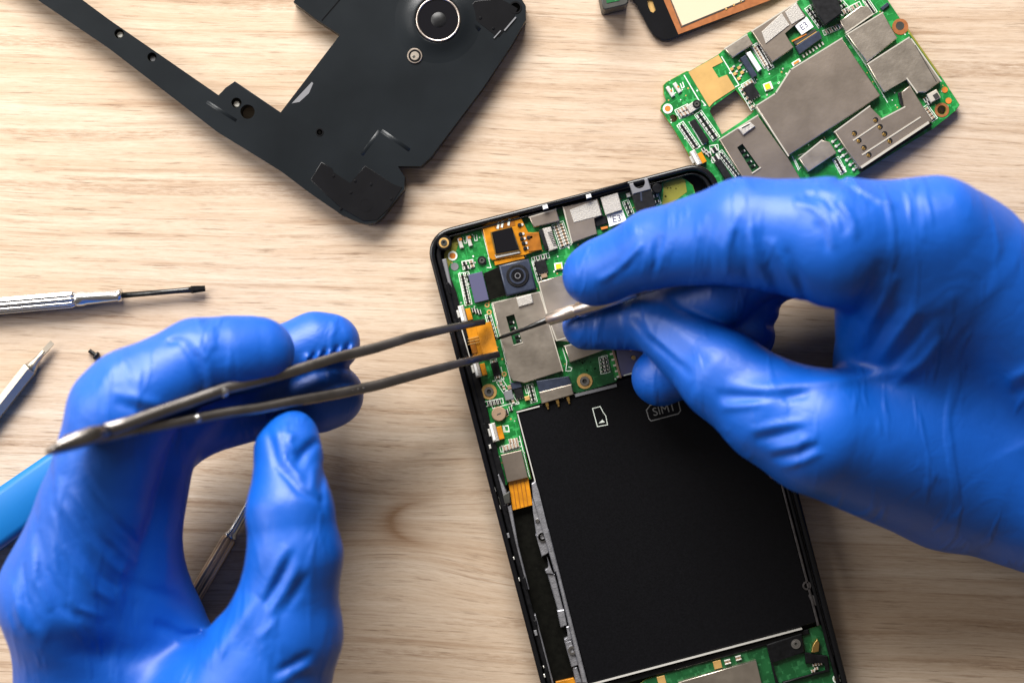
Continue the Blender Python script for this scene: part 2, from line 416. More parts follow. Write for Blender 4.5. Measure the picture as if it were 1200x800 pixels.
# ------------------------------------------------------------------ the open phone
ph = thing('open_smartphone', 'opened black smartphone lying face down with green circuit board and battery bay exposed', 'smartphone', (720, 540, 0))
a0 = math.radians(A); PU = (math.cos(a0), -math.sin(a0)); PV = (math.sin(a0), math.cos(a0)); PO = (496.5, 274.5)
def P(u, v): return (PO[0] + u * PU[0] + v * PV[0], PO[1] + u * PU[1] + v * PV[1])
def rrect(u0, v0, u1, v1, r, n=7):
    o = []
    for cu, cv, s in ((u0 + r, v0 + r, 180), (u1 - r, v0 + r, 270), (u1 - r, v1 - r, 0), (u0 + r, v1 - r, 90)):
        for k in range(n + 1):
            t = math.radians(s + 90 * k / n); o.append(P(cu + r * math.cos(t), cv + r * math.sin(t)))
    return o
def frame_ring(out, inn, z0, z1, mat, mb=None, bev=2.0):
    mb = mb or MB(); n = len(out)
    O = [W(x, y, z1) for x, y in out]; I = [W(x, y, z1) for x, y in inn]
    vs = []; 
    def inset(Pt, Q, d):
        v = (Q - Pt); v.z = 0; v.normalize(); return Pt + v * d
    rows = [[(p.x, p.y, z0) for p in O], [(p.x, p.y, z1 - bev) for p in O],
            [tuple(inset(p, q, bev * 0.4).xy) + (z1 - bev * 0.3,) for p, q in zip(O, I)],
            [tuple(inset(p, q, bev * 1.3).xy) + (z1,) for p, q in zip(O, I)],
            [tuple(inset(q, p, bev * 0.6).xy) + (z1,) for p, q in zip(O, I)],
            [(q.x, q.y, z1 - bev * 0.6) for q in I], [(q.x, q.y, z0) for q in I]]
    fs = []
    for i in range(len(rows)):
        for k in range(n):
            j = (i + 1) % len(rows); fs.append((i * n + k, i * n + (k + 1) % n, j * n + (k + 1) % n, j * n + k))
    return mb.add([v for r in rows for v in r], fs, mat, True)
Wp, Lp = 349, 712
MB().prism(rrect(3, 3, Wp - 3, Lp - 3, 26), 0, 9, 'gloss', 1).build('screen_glass', ph)
frame_ring(rrect(0, 0, Wp, Lp, 30), rrect(5.8, 6.4, Wp - 6.6, Lp - 6.6, 25), 3, 33.5, 'gloss', bev=2.4).build('outer_bezel', ph)
MB().prism(rrect(6, 7, Wp - 7, Lp - 7, 24), 9, 15, 'tray').build('inner_tray', ph)
frame_ring(rrect(7.5, 8.5, Wp - 8.5, Lp - 9, 23), rrect(13, 11, Wp - 13, Lp - 12, 20), 15, 29.5, 'black', bev=1.5).build('inner_rib', ph)
# left side wall shelf with clips
b = MB(); b.prism([P(8, 30), P(15, 34), P(20, 75), P(20, 300), P(15, 330), P(13, 380), P(11, 640), P(8, 640)], 15, 27, 'black', 1.2); b.build('side_wall', ph)
for v, l in ((62, 14), (150, 10), (232, 12), (330, 9), (418, 16), (470, 7)):
    MB().prism([P(10, v), P(14, v), P(14, v + l), P(10, v + l)], 27, 30, 'gloss', 1).build('clip', ph)
# top edge: pale contact tabs and rubber seal
for q in (K1((628, 222)), K1((842, 168)),):
    MB().box(q[0][0], q[0][1], 6, 4.5, A, 31, 37.5, 'white', 0.6).build('contact_tab', ph)
b = MB(); b.line(K1((640, 208), (830, 160), (1000, 112), (1030, 100)), 2.2, 34, 37, 'gloss'); b.line(K1((860, 172), (1040, 122)), 2.0, 30, 33.0, 'black'); b.build('seal', ph)
b = MB(); b.prism([P(13, 34), P(18.5, 34), P(16.5, 68), P(13, 62)], 27, 28.5, 'grey', 1); b.build('side_button_support', ph)

# battery bay with its black film
BT = [(605.5, 482), (742, 440.5), (856, 422), (886, 470), (958, 728), (700, 803), (690, 800)]
b = MB(); b.prism([P(54, 229), P(196, 223), P(331, 223), P(331, 556), P(54, 558)], 15, 27, 'sticker', 1)
bat = b.build('battery_film', ph)
b = MB()
b.line([P(53.5, 232), P(53.5, 340)], 1.3, 27, 28.6, 'tin')
b.line([P(53.5, 229), P(80, 229)], 1.5, 27, 28.6, 'tin')
b.build('bright_edge', bat)
b = MB(); b.line([P(50, 559.5), P(312, 558.5)], 1.8, 24, 28.8, 'tin'); 
b.build('lower_bright_edge', bat)
# printed card symbol and SIM1 box
b = MB(); cs = K2((692, 625), (730, 615), (745, 645), (757, 660), (766, 705), (716, 714))
b.line(cs, 0.95, 27.0, 27.25, 'silk', True); b.prism(K2((722, 698), (740, 680), (754, 692)), 27.0, 27.3, 'silk'); b.build('memory_card_symbol', bat)
b = MB(); b.line([(757.5, 480.5), (760.5, 490.5), (763, 493), (795, 484.5), (797.5, 481), (794, 466), (762, 474.5), (757.5, 480.5)], 1.2, 27.0, 27.25, 'silkshade')
b.build('sim_label_box', bat)
text_mb(MB(), 'SIM1', 778, 480, 13.5, A, 27.1, 'silkshade').build('sim_lettering', bat)

# cast metal rails each side of the battery
def rail(u, v0, v1, s, mat, name, zt=24):
    b = MB()
    b.prism([P(u, v0), P(u + 5 * s, v0 + 6), P(u + 7.5 * s, v1), P(u, v1)], 15, zt + 2, mat, 1)
    return b
rl = MB()
rl.prism(K3((265, 365), (285, 350), (300, 400), (400, 800), (378, 800), (272, 430)), 15, 30, 'magnesium', 1)
rl.prism(K4((255, 0), (270, 0), (465, 771), (440, 771)), 15, 30.05, 'magnesium', 1)
rail_o = rl.build('metal_rail', ph)
for i, (pts, z) in enumerate((
        (K3((268, 430), (300, 520), (330, 610), (290, 630), (272, 500)), 27), (K3((285, 615), (335, 600), (345, 650), (350, 705), (315, 725), (298, 660)), 26),
        (K4((262, 135), (285, 205), (295, 225), (258, 222), (252, 205), (270, 195)), 27), (K4((262, 222), (300, 225), (345, 405), (318, 412)), 24.5),
        (K4((312, 408), (348, 402), (362, 480), (330, 492)), 26.5), (K4((358, 490), (372, 485), (388, 550), (350, 566), (348, 552), (370, 540)), 27),
        (K4((350, 566), (385, 555), (420, 680), (385, 692)), 26), (K4((390, 695), (412, 690), (440, 771), (405, 771)), 24.5))):
    MB().prism(pts, 15, z, 'magnesium', 0.9).build('rail_lug', rail_o)
for q in (K3((318, 625)), K4((238, 38)), K4((388, 607))):
    b = MB(); b.ring(q[0][0], q[0][1], 5, 2.6, 22, 28.6, 'steel', 20); b.disc(q[0][0], q[0][1], 2.6, 20, 23, 'char', 12); b.build('screw_boss', rail_o)
b = MB(); b.disc(*K3((294, 546))[0], 2.6, 20, 29, 'steel', 14, 0.6); b.build('rail_pin', rail_o)
# thin strip by the left wall
b = MB(); b.prism(K3((140, 480), (165, 470), (222, 800), (212, 800)), 15, 26, 'magnesium', 0.8); b.prism(K4((85, 0), (97, 0), (172, 300), (160, 312)), 15, 26.05, 'magnesium', 0.8)
b.build('slim_rail', ph)
b = MB(); b.prism(K4((196, 430), (204, 428), (294, 771), (284, 771)), 15, 26, 'magnesium', 0.6); b.build('slim_rail', ph)
MB().prism(K3((85, 325), (105, 315), (140, 395), (150, 470), (110, 470), (95, 400)), 15, 27.5, 'magnesium', 1).build('bracket', ph)
b = MB(); b.prism(K3((100, 432), (158, 400), (162, 460), (112, 475)), 16, 29, 'char', 1.2); b.build('vibration_motor', ph)
for q, w in ((K3((82, 395)), 3.2), (K3((107, 482)), 2.6), (K3((60, 182)), 3), (K4((120, 252)), 2.6), (K4((95, 145)), 2), (K4((248, 735)), 2.6), (K4((205, 520)), 4), (K3((150, 620)), 3.5), (K4((245, 690)), 1.6)):
    MB().box(q[0][0], q[0][1], w * 0.8, w * 1.6, A, 27, 31.4, 'tin' if w < 3.3 else 'grey', 0.5).build('side_contact', ph)
# right hand wall rails (the hand's shade is put into their darker colour)
b = MB(); b.prism([P(331.5, 300), P(334, 300), P(334, 560), P(331, 560)], 15, 29, 'magshade', 0.7)
b.prism([P(338, 300), P(341.5, 300), P(341, 600), P(337, 590)], 15, 28, 'magshade', 0.7); b.build('shaded_rail', ph)
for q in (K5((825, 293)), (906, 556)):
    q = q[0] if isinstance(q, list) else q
    b = MB(); b.ring(q[0], q[1], 5, 3.2, 20, 29, 'magshade', 18); b.build('screw_boss', ph)
b = MB(); b.prism(K5((832, 340), (870, 345), (882, 400), (855, 395)), 15, 28, 'magshade', 0.8); b.build('rail_lug', ph)

# ---- main board of the phone
Z1 = 22
board_pts = (K1((132, 520), (128, 452), (160, 400), (190, 352), (310, 316), (545, 262), (720, 214), (900, 172), (1010, 140), (1040, 150)) +
             [(748, 218), (773, 224), (776, 212), (796, 206), (803, 210), (812, 217), (838, 300)] +
             K2((1250, 120), (1000, 415), (835, 440), (805, 500), (600, 545), (430, 600), (312, 636)) +
             K3((265, 340), (150, 355), (142, 372), (118, 365), (100, 262), (92, 220), (62, 60)) +
             K2((150, 520), (130, 430), (95, 330), (50, 180), (20, 60), (0, 10)) + K1((172, 640), (150, 600)))
bo = MB().prism(board_pts, 17, Z1, 'pcb', 0.4, side='pcbedge').build('circuit_board', ph)
ZB = Z1
b = MB()   # darker sheet with shade put into its colour, right of the slot shield
b.prism(K2((560, 395), (760, 345), (800, 480), (800, 498), (610, 550), (560, 430)), ZB, ZB + 0.3, 'pcbd'); b.build('shaded_green_area', bo)
MB().prism([(778, 215), (797, 207), (803, 212), (805, 225), (785, 240), (776, 240)], ZB, ZB + 0.3, 'pcbedge').build('olive_area', bo)
b = MB(); b.prism(K1((128, 452), (160, 400), (190, 352), (215, 346), (190, 430), (150, 520), (140, 600), (132, 530)), ZB, ZB + 0.3, 'pcbedge'); b.build('olive_area', bo)
# corner screw tower of the housing
ringhole(ph, *K1((127, 397))[0], 5.8, 33, inner='char')
MB().disc(*K1((127, 397))[0], 9, 15, 33, 'black', 24, 1).build('screw_tower', ph)
MB().disc(*K1((1180, 130))[0], 6, 15, 33, 'black', 24, 1).build('screw_tower', ph)
b = MB(); b.ring(*K1((170, 462))[0], 5.6, 3.6, ZB, ZB + .6, 'silk'); b.disc(*K1((170, 462))[0], 3.8, ZB, ZB + .5, 'orange', 16); b.build('test_ring', bo)
b = MB(); b.disc(*K1((180, 515))[0], 4.6, ZB, ZB + .5, 'grey', 16); b.build('test_ring', bo)
# two little contact springs top left and their U prints
for q in ((208, 398), (252, 388)):
    x, y = K1(q)[0]; b = MB(); b.box(x, y, 4.5, 13, A + 3, ZB, ZB + 3, 'tin', .8); b.box(x, y - 4, 4, 3, A, ZB + 3, ZB + 3.6, 'orange', .3); b.build('contact_spring', bo)
sk = MB()
for pts in (((222, 372), (228, 400), (238, 400), (238, 370)), ((275, 362), (280, 388), (292, 386), (288, 360))): sk.line(K1(*pts), 0.9, ZB, ZB + .3, 'silk')
# outlines
for pts in (((205, 545), (225, 660), (262, 700)), ((215, 490), (222, 530), (275, 520), (270, 480), (215, 490)), ((310, 320), (352, 480)), ((600, 575), (640, 760)),
            ((690, 300), (720, 400), (745, 425), (740, 395)), ((565, 500), (600, 590)), ((345, 470), (360, 520), (340, 520)), ((1020, 200), (1045, 245))):
    sk.line(K1(*pts), 0.9, ZB, ZB + .3, 'silk')
for pts in (((195, 110), (290, 500)), ((545, 330), (565, 395), (560, 440), (585, 440), (590, 425), (575, 420)), ((735, 380), (755, 445)), ((250, 710), (255, 740), (280, 735), (275, 708), (250, 712)),
            ((300, 520), (330, 600), (310, 605)), ((355, 515), (365, 550), (385, 545), (375, 512)), ((185, 580), (200, 625), (290, 600)), ((240, 420), (255, 480), (200, 490))):
    sk.line(K2(*pts), 0.9, ZB, ZB + .3, 'silk')
for pts in (((130, 80), (150, 80), (155, 108), (135, 108), (130, 80)), ((205, 130), (255, 330)), ((118, 175), (125, 210), (205, 190))): sk.line(K3(*pts), 0.9, ZB, ZB + .3, 'silk')

# gold sensor module on flex
b = MB(); b.prism(K1((315, 318), (340, 300), (490, 262), (505, 268), (540, 350), (595, 345), (612, 432), (545, 445), (530, 460), (365, 485), (350, 470)), ZB + 2, ZB + 6, 'flex', 1, 2)
sen = b.build('sensor_flex', bo)
sen_b = MB(); sen_b.prism(K1((365, 345), (462, 322), (498, 430), (385, 452)), ZB + 6, ZB + 11, 'glass', 1)
sen_b.line(K1((360, 348), (460, 322), (500, 434), (384, 456)), 1.5, ZB + 6, ZB + 9, 'gold', True)
sen_b.prism(K1((378, 458), (495, 430), (505, 448), (385, 474)), ZB + 6, ZB + 8, 'tin', .5)
for q in ((505, 355), (512, 378), (520, 400), (528, 425), (500, 310), (545, 372)): sen_b.disc(*K1(q)[0], 2.4, ZB + 5, ZB + 8, 'chip', 10, .6); sen_b.disc(K1(q)[0][0] + 3.2, K1(q)[0][1] - .5, 1.6, ZB + 5, ZB + 7, 'tin', 8)
sen_b.prism(K1((372, 310), (470, 282), (480, 312), (385, 332)), ZB + 6, ZB + 6.4, 'flexd')
for q in ((395, 312), (415, 306), (448, 296)): sen_b.box(*K1(q)[0], 2.5, 8, A - 25, ZB + 6.4, ZB + 6.8, 'silk')
sen_b.build('proximity_sensor', bo)
b = MB(); b.prism(K1((530, 352), (595, 345), (612, 432), (545, 442)), ZB + 6, ZB + 7, 'flexd', .4); b.build('flex_tail', bo)
b = MB(); b.prism(K1((595, 335), (612, 330), (645, 428), (628, 436)), ZB, ZB + 7, 'chip', .5)
b.prism(K1((612, 328), (655, 318), (690, 425), (645, 440)), ZB, ZB + 6, 'foil', .8)
for i in range(9): b.line(K1((640 + i * 3.6, 348 + i * 8), (662 + i * 3.6, 342 + i * 8)), .6, ZB + 6, ZB + 6.5, 'chip')
b.build('flex_connector', bo)
b = MB(); b.prism(K1((375, 490), (520, 460), (527, 475), (380, 510)), ZB, ZB + 5, 'flex', .4); b.build('camera_flex', bo)
# rear camera
b = MB(); b.prism(K1((398, 510), (545, 475), (585, 625), (435, 662)), ZB - 4, ZB + 12, 'navy', 2, 2)
cam_o = b.build('camera_module', bo)
b = MB(); cx, cy = K1((491, 560))[0]; b = MB(); b.disc(cx, cy, 13.5, ZB + 8, ZB + 13.2, 'chip', 32, .8); b.ring(cx, cy, 9.5, 7.5, ZB + 13.2, ZB + 14, 'navy'); b.disc(cx, cy, 6, ZB + 13.2, ZB + 13.9, 'glass', 24, .4)
b.ring(cx, cy, 3.4, 2.6, ZB + 13.9, ZB + 14.1, 'grey', 16)
b.build('camera_lens', bo)
MB().prism(K1((322, 548), (400, 515), (435, 655), (352, 680)), ZB, ZB + 4, 'tray', .5).build('black_recess', bo)
chip(bo, *K1((298, 617))[0], 17, 34, A - 1, ZB, 'lilac', 5, name='lilac_chip')
ringhole(bo, *K1((315, 485))[0], 5.2, ZB + 2, 'round_switch', 'chip', 'steel')
# shields
SH = 8
o = shield(bo, K1((548, 272), (680, 232), (700, 290), (570, 322)), ZB, ZB + SH, 'shieldd', ((0, 1),))
o = shield(bo, K1((715, 222), (885, 178), (912, 262), (862, 275), (885, 355), (760, 398)), ZB, ZB + SH, 'shieldd', ((0, 5),))
MB().prism(K1((748, 236), (882, 184), (905, 262), (768, 298)), ZB + SH, ZB + SH + .6, 'foil', .3).build('foil_pad', bo)
MB().prism(K1((900, 176), (985, 150), (1008, 235), (925, 262)), ZB + SH - 1, ZB + SH + 2, 'foil', .6).build('foil_pad', bo)
MB().prism(K1((930, 262), (1010, 236), (1030, 290), (945, 320)), ZB + 4, ZB + 6.5, 'white', .4).build('white_label', bo)
text_mb(MB(), "'E3'", *K1((980, 280))[0], 11, A - 6, ZB + 6.6, 'lilac', .1).build('label_print', bo)
b = MB(); b.prism(K1((865, 280), (925, 262), (935, 300), (880, 318)), ZB, ZB + 4, 'chip', .4); b.prism(K1((900, 322), (935, 315), (937, 326), (905, 335)), ZB, ZB + 3, 'orange', .3); b.build('connector', bo)
# slot shield with its cut-out and tab
pts = K2((197, 105), (432, 50), (545, 440), (355, 500), (330, 488), (300, 490), (285, 470))
o = MB().prism(pts, ZB, ZB + SH, 'shield', .8, 2).build('shield_can', bo)
cut(o, MB().prism(K2((265, 172), (305, 160), (345, 298), (303, 312)), ZB + 1.5, ZB + 20, 'chip', zat=ZB + SH))
b = MB(); b.prism(K2((262, 168), (308, 156), (348, 302), (300, 315)), ZB, ZB + 1.6, 'pcbd')
for q in ((290, 200), (298, 228), (318, 268), (325, 290)): b.box(*K2(q)[0], 5, 2.6, A, ZB + 1.6, ZB + 4, 'chip', .3); b.box(K2(q)[0][0] + 3, K2(q)[0][1], 1.2, 2.6, A, ZB + 1.6, ZB + 4.2, 'tin')
b.build('slot_parts', bo)
b = MB(); b.line(K2((197, 105), (432, 50), (545, 440)), 1.1, ZB + 3, ZB + SH + .1, 'edge'); b.line(K2((303, 314), (347, 300)), 1.2, ZB + SH - 1, ZB + SH + .5, 'edge'); b.build('bright_rim', bo)
MB().prism(K2((315, 80), (390, 60), (400, 105), (328, 126)), ZB + SH, ZB + SH + 2.5, 'foil', .7).build('shield_tab', bo)
# big shield partly under the hand
pts = K2((425, 0), (520, -25), (900, -120), (1000, 250), (855, 320), (500, 290), (470, 165))
o = MB().prism(pts, ZB, ZB + SH, 'shield', .9, 2).build('shield_can', bo)
b = MB(); b.line(K2((425, 0), (470, 165), (515, 290), (625, 258)), 1.2, ZB + 3, ZB + SH + .1, 'edge'); b.build('bright_rim', bo)
o = shield(bo, K2((553, 318), (770, 262), (790, 322), (580, 398)), ZB, ZB + SH - 1, 'shield', ((0, 1),))
# card reader with gold contacts
b = MB(); b.prism(K2((800, 290), (950, 245), (1010, 440), (830, 468)), ZB, ZB + 6, 'lilac', .8); o = b.build('card_reader', bo)
b = MB(); b.line(K2((780, 290), (830, 470)), 2.2, ZB, ZB + 6.5, 'tan'); b.line(K2((858, 322), (950, 298)), 1.2, ZB + 5, ZB + 6.4, 'silk'); b.line(K2((848, 462), (890, 450)), 1.2, ZB + 5, ZB + 6.4, 'silk')
for i in range(7): b.box(*K2((770 + i * 8.5, 300 + i * 28))[0], 4.5, 2.2, A, ZB, ZB + 4, 'tin', .3)
for q in ((882, 330), (895, 375)): b.disc(*K2(q)[0], 2.6, ZB + 6, ZB + 7, 'gold', 12, .3); b.disc(K2(q)[0][0] - 1.5, K2(q)[0][1] - 1, 2, ZB + 6, ZB + 6.3, 'chip', 12)
b.build('contact_row', bo)
# battery connector, three springs
b = MB(); b.prism(K2((415, 490), (575, 465), (590, 505), (430, 550)), ZB, ZB + 8, 'navy', .8); b.build('connector_cap', bo)
b = MB(); b.prism(K2((428, 545), (588, 505), (600, 555), (442, 602)), ZB, ZB + 10, 'shield', .8); b.build('battery_connector', bo)
for q in ((468, 605), (520, 592), (572, 578)):
    b = MB(); x, y = K2(q)[0]; b.box(x, y, 3.8, 5, A, ZB + 1, ZB + 8, 'gold', .4); b.box(x + 1, y + 4, 2.4, 3.6, A, ZB + 1, ZB + 7, 'gold', .4); b.build('spring_contact', bo)
ringhole(bo, *K2((653, 490))[0], 9.0, ZB + .5)
ringhole(bo, *K2((181, 542))[0], 9.0, ZB + .5)
b = MB(); b.line(K2((612, 560), (805, 512)), 3.4, ZB - 2, ZB + 7, 'grey'); b.build('plastic_bar', bo)
# round coil, oval flash parts
b = MB(); b.disc(*K2((230, 652))[0], 8.6, ZB, ZB + 5, 'tan', 28, 1); b.box(*K2((230, 652))[0], 5, 1.2, A + 10, ZB + 5, ZB + 5.2, 'char'); b.build('coin_motor', bo)
b = MB(); b.box(*K1((693, 514))[0], 9.5, 8.5, A - 6, ZB, ZB + 2.6, 'white', .4); b.box(*K1((693, 514))[0], 6.4, 6, A - 6, ZB + 2.6, ZB + 3.6, 'yellow', .3); b.build('flash_lamp', bo)
smd(bo, *K1((730, 508))[0], 5, 3, A + 70, ZB)
# switches on the edge
for q, s in ((K1((232, 748))[0], 1.0), (K2((135, 430))[0], 1.0), (K3((92, 112))[0], 1.1)):
    b = MB(); b.box(q[0] - 3, q[1], 7 * s, 20 * s, A, ZB, ZB + 8, 'foil', .8); b.box(q[0] - 4.5, q[1], 3, 17 * s, A, ZB + 8, ZB + 8.6, 'white', .3); b.box(q[0] - 7.5, q[1], 4, 9, A, ZB + 1, ZB + 6, 'tin', .5)
    b.box(q[0] + 4.5, q[1] + .5, 6 * s, 14 * s, A, ZB, ZB + 6.5, 'flex', .5); b.build('side_switch', bo)
b = MB(); b.box(*K3((180, 278))[0], 25, 33, A - 1, ZB, ZB + 6, 'shieldd', .6); b.build('stiffener', bo)
b = MB(); b.prism(K3((150, 352), (248, 332), (270, 470), (172, 496)), 16, ZB + 1.5, 'flex', .4)
for i in range(4): b.line(K3((172 + i * 19, 360 - i * 4), (190 + i * 19, 482 - i * 4)), 1.0, ZB + 1.5, ZB + 1.75, 'flexd')
b.build('ribbon_cable', ph)
# orange flex being lifted by the tweezers
fx = MB(); fx.prism(K2((48, 240), (118, 205), (155, 355), (88, 378)), ZB + 2, ZB + 4, 'flex', .4)
fx.prism(K2((60, 300), (112, 290), (125, 350), (85, 360)), ZB + 4, ZB + 5, 'flexd', .3)
for i in range(3): fx.line(K2((78, 282 + i * 14), (138, 268 + i * 14)), .8, ZB + 5, ZB + 5.4, 'pad')
fx.line(K2((48, 240), (88, 378)), 1.2, ZB + 4, ZB + 5.4, 'tin')
fx.build('button_flex', bo)
v = [W(*K2(q)[0], z) for q, z in (((116, 210), ZB + 6), ((190, 196), ZB + 14), ((226, 345), ZB + 14), ((152, 362), ZB + 6))]
fo = MB(); fo.add([tuple(p) for p in v] + [tuple(p - Vector((0, 0, 1.3))) for p in v], [(0, 1, 2, 3), (7, 6, 5, 4), (0, 4, 5, 1), (1, 5, 6, 2), (2, 6, 7, 3), (3, 7, 4, 0)], 'flex'); fo.build('lifted_flex', bo)
# audio jack at the top
b = MB(); b.prism(K1((1042, 108), (1132, 78), (1150, 135), (1060, 160)), ZB - 3, ZB + 16, 'grey', 1)
o = b.build('jack_mouth', bo); cut(o, MB().disc(*K1((1090, 100))[0], 7, ZB + 4, ZB + 40, 'char', 24, zat=ZB + 16))
MB().prism(K1((1055, 160), (1150, 135), (1175, 210), (1140, 260), (1085, 260)), ZB, ZB + 15, 'chip', 1).build('audio_jack', bo)
b = MB(); b.box(*K1((1038, 162))[0], 5, 5.5, A, ZB, ZB + 4, 'tin', .8); b.build('solder_tab', bo)
b = MB(); b.box(*K1((1100, 163))[0], 14, 2, A + 80, ZB + 15, ZB + 15.4, 'navy'); b.build('jack_seam', bo)
# crowded little components
rnd = random.Random(4)
T = 2.6; sk2 = sk
def row_outline(mb, p, q, w, h, z):
    dx, dy = q[0] - p[0], q[1] - p[1]; L = math.hypot(dx, dy)
    if L < 8: return
    dx /= L; dy /= L; e = h / 2 + 2; s_ = w / 2 + 1.4
    c = [(p[0] - dx * e - dy * s_, p[1] - dy * e + dx * s_), (q[0] + dx * e - dy * s_, q[1] + dy * e + dx * s_), (q[0] + dx * e + dy * s_, q[1] + dy * e - dx * s_), (p[0] - dx * e + dy * s_, p[1] - dy * e - dx * s_)]
    mb.line(c, 0.8, z, z + 0.35, 'silk', True)
for args in ((K1((228, 500))[0], K1((238, 520))[0], 2, 6, 3.4, A), (K1((262, 492))[0], K1((268, 512))[0], 2, 5, 3, A),
             (K1((218, 560))[0], K1((246, 690))[0], 9, 5.4, 2.6, A), (K1((240, 556))[0], K1((256, 600))[0], 3, 3.5, 2.4, A),
             (K1((680, 318))[0], K1((712, 410))[0], 7, 5.2, 2.4, A), (K1((704, 308))[0], K1((736, 400))[0], 7, 5.2, 2.4, A),
             (K1((580, 478))[0], K1((628, 465))[0], 3, 3, 5, A), (K1((578, 500))[0], K1((600, 575))[0], 4, 4, 3, A),
             (K2((738, 385))[0], K2((745, 440))[0], 4, 4, 2.2, A), (K2((752, 378))[0], K2((762, 435))[0], 4, 4, 2.2, A),
             (K2((205, 395))[0], K2((225, 470))[0], 5, 4.6, 3, A), (K2((180, 600))[0], K2((232, 590))[0], 4, 3, 5, A),
             (K2((240, 500))[0], K2((300, 590))[0], 5, 5, 3, A + 90), (K2((385, 520))[0], K2((400, 580))[0], 4, 5, 2.8, A),
             (K2((180, 175))[0], K2((208, 270))[0], 6, 4.4, 2.8, A), (K2((105, 140))[0], K2((135, 150))[0], 3, 3.2, 5, A),
             (K2((268, 640))[0], K2((288, 625))[0], 2, 3.4, 5, A), (K3((130, 190))[0], K3((195, 172))[0], 5, 3.4, 5.4, A), (K3((160, 155))[0], K3((190, 150))[0], 3, 3.4, 5, A),
             ((764, 217), (770, 236), 4, 5, 3, A), (K1((1028, 205))[0], K1((1045, 245))[0], 3, 5, 3, A)):
    p, q, n, w, h, an = args; smd_row(bo, p, q, n, w, h, an, ZB, body=rnd.choice(['chip', 'tan', 'chip']), t=T); row_outline(sk2, p, q, w, h, ZB)
for k_ in range(1): sk.build('silkscreen', bo)
chip(bo, *K1((608, 515))[0], 13, 15, A, ZB, 'chip', 4, 4)
chip(bo, *K1((622, 560))[0], 7, 5, A, ZB, 'tan', 3)
chip(bo, *K2((215, 430))[0], 9, 16, A, ZB, 'chip', 4)
chip(bo, *K2((328, 548))[0], 10, 12, A, ZB, 'chip', 4, 3)
chip(bo, *K2((278, 560))[0], 10, 11, A, ZB, 'grey', 4)
chip(bo, *K2((370, 575))[0], 6, 5, A, ZB, 'pad', 4)
chip(bo, *K2((315, 510))[0], 12, 8, A, ZB, 'navy', 5)
chip(bo, *K2((285, 520))[0], 6, 5, A, ZB, 'tan', 3)
for q in ((256, 455), (182, 150), (172, 115)): MB().ring(*K2(q)[0], 3, 1.4, ZB, ZB + .6, 'pad', 14).build('via_ring', bo)
# small bottom board
bb = MB().prism([(735, 812), (757, 795), (895, 752), (960, 733), (968, 728), P(336, 600), P(336, 692), P(60, 692), P(60, 590)], 16, 21, 'pcbd', .4, side='pcbedge').build('bottom_board', ph)
MB().prism([(795, 799), (886, 773), (900, 830), (812, 858)], 21, 27, 'shield', .8, 2).build('shield_can', bb)
for q in ((360, 704), (68, 785)): MB().box(*K5(q)[0], 9.5, 9.5, A, 21, 22.5, 'pad', .4).build('contact_pad', bb)
MB().disc(*K5((686, 613))[0], 6, 21, 22.5, 'gold', 24, .5).build('round_contact', bb)
for q in ((405, 692), (420, 688), (462, 672), (475, 668)): smd(bb, *K5(q)[0], 5, 3.2, A + 90, 21)
for q in ((865, 705), (880, 700), (895, 700), (858, 738), (875, 725)): smd(bb, *K5(q)[0], 4, 2.6, A, 21)
b = MB(); b.prism(K5((850, 640), (858, 600), (880, 570), (892, 590), (888, 635), (865, 642)), 21, 27, 'gold', .6); b.build('antenna_spring', bb)
b = MB(); b.ring(*K5((982, 778))[0], 5, 3.4, 21, 22.4, 'silk', 18); b.disc(*K5((982, 778))[0], 3, 21, 22.4, 'pad', 14); b.build('test_ring', bb)
b = MB(); b.prism(K5((615, 600), (800, 540), (815, 640), (760, 655), (640, 690), (690, 830), (670, 830)), 20, 26, 'black', 1)
b.prism(K5((815, 640), (935, 660), (945, 740), (700, 805), (700, 795), (925, 735), (920, 690), (820, 700)), 20, 26.4, 'black', 1); b.build('inner_frame_web', ph)
ringhole(ph, *K5((768, 596))[0], 5.6, 26.6, rim='steel')
MB().prism([P(56, 561), P(320, 561), P(320, 567), P(56, 569)], 15, 24, 'black', 1).build('battery_bay_edge', ph)
MB().prism(K4((305, 765), (395, 745), (415, 775), (430, 830), (320, 850)), 15, 20, 'flex', .4).build('bottom_flex', ph)

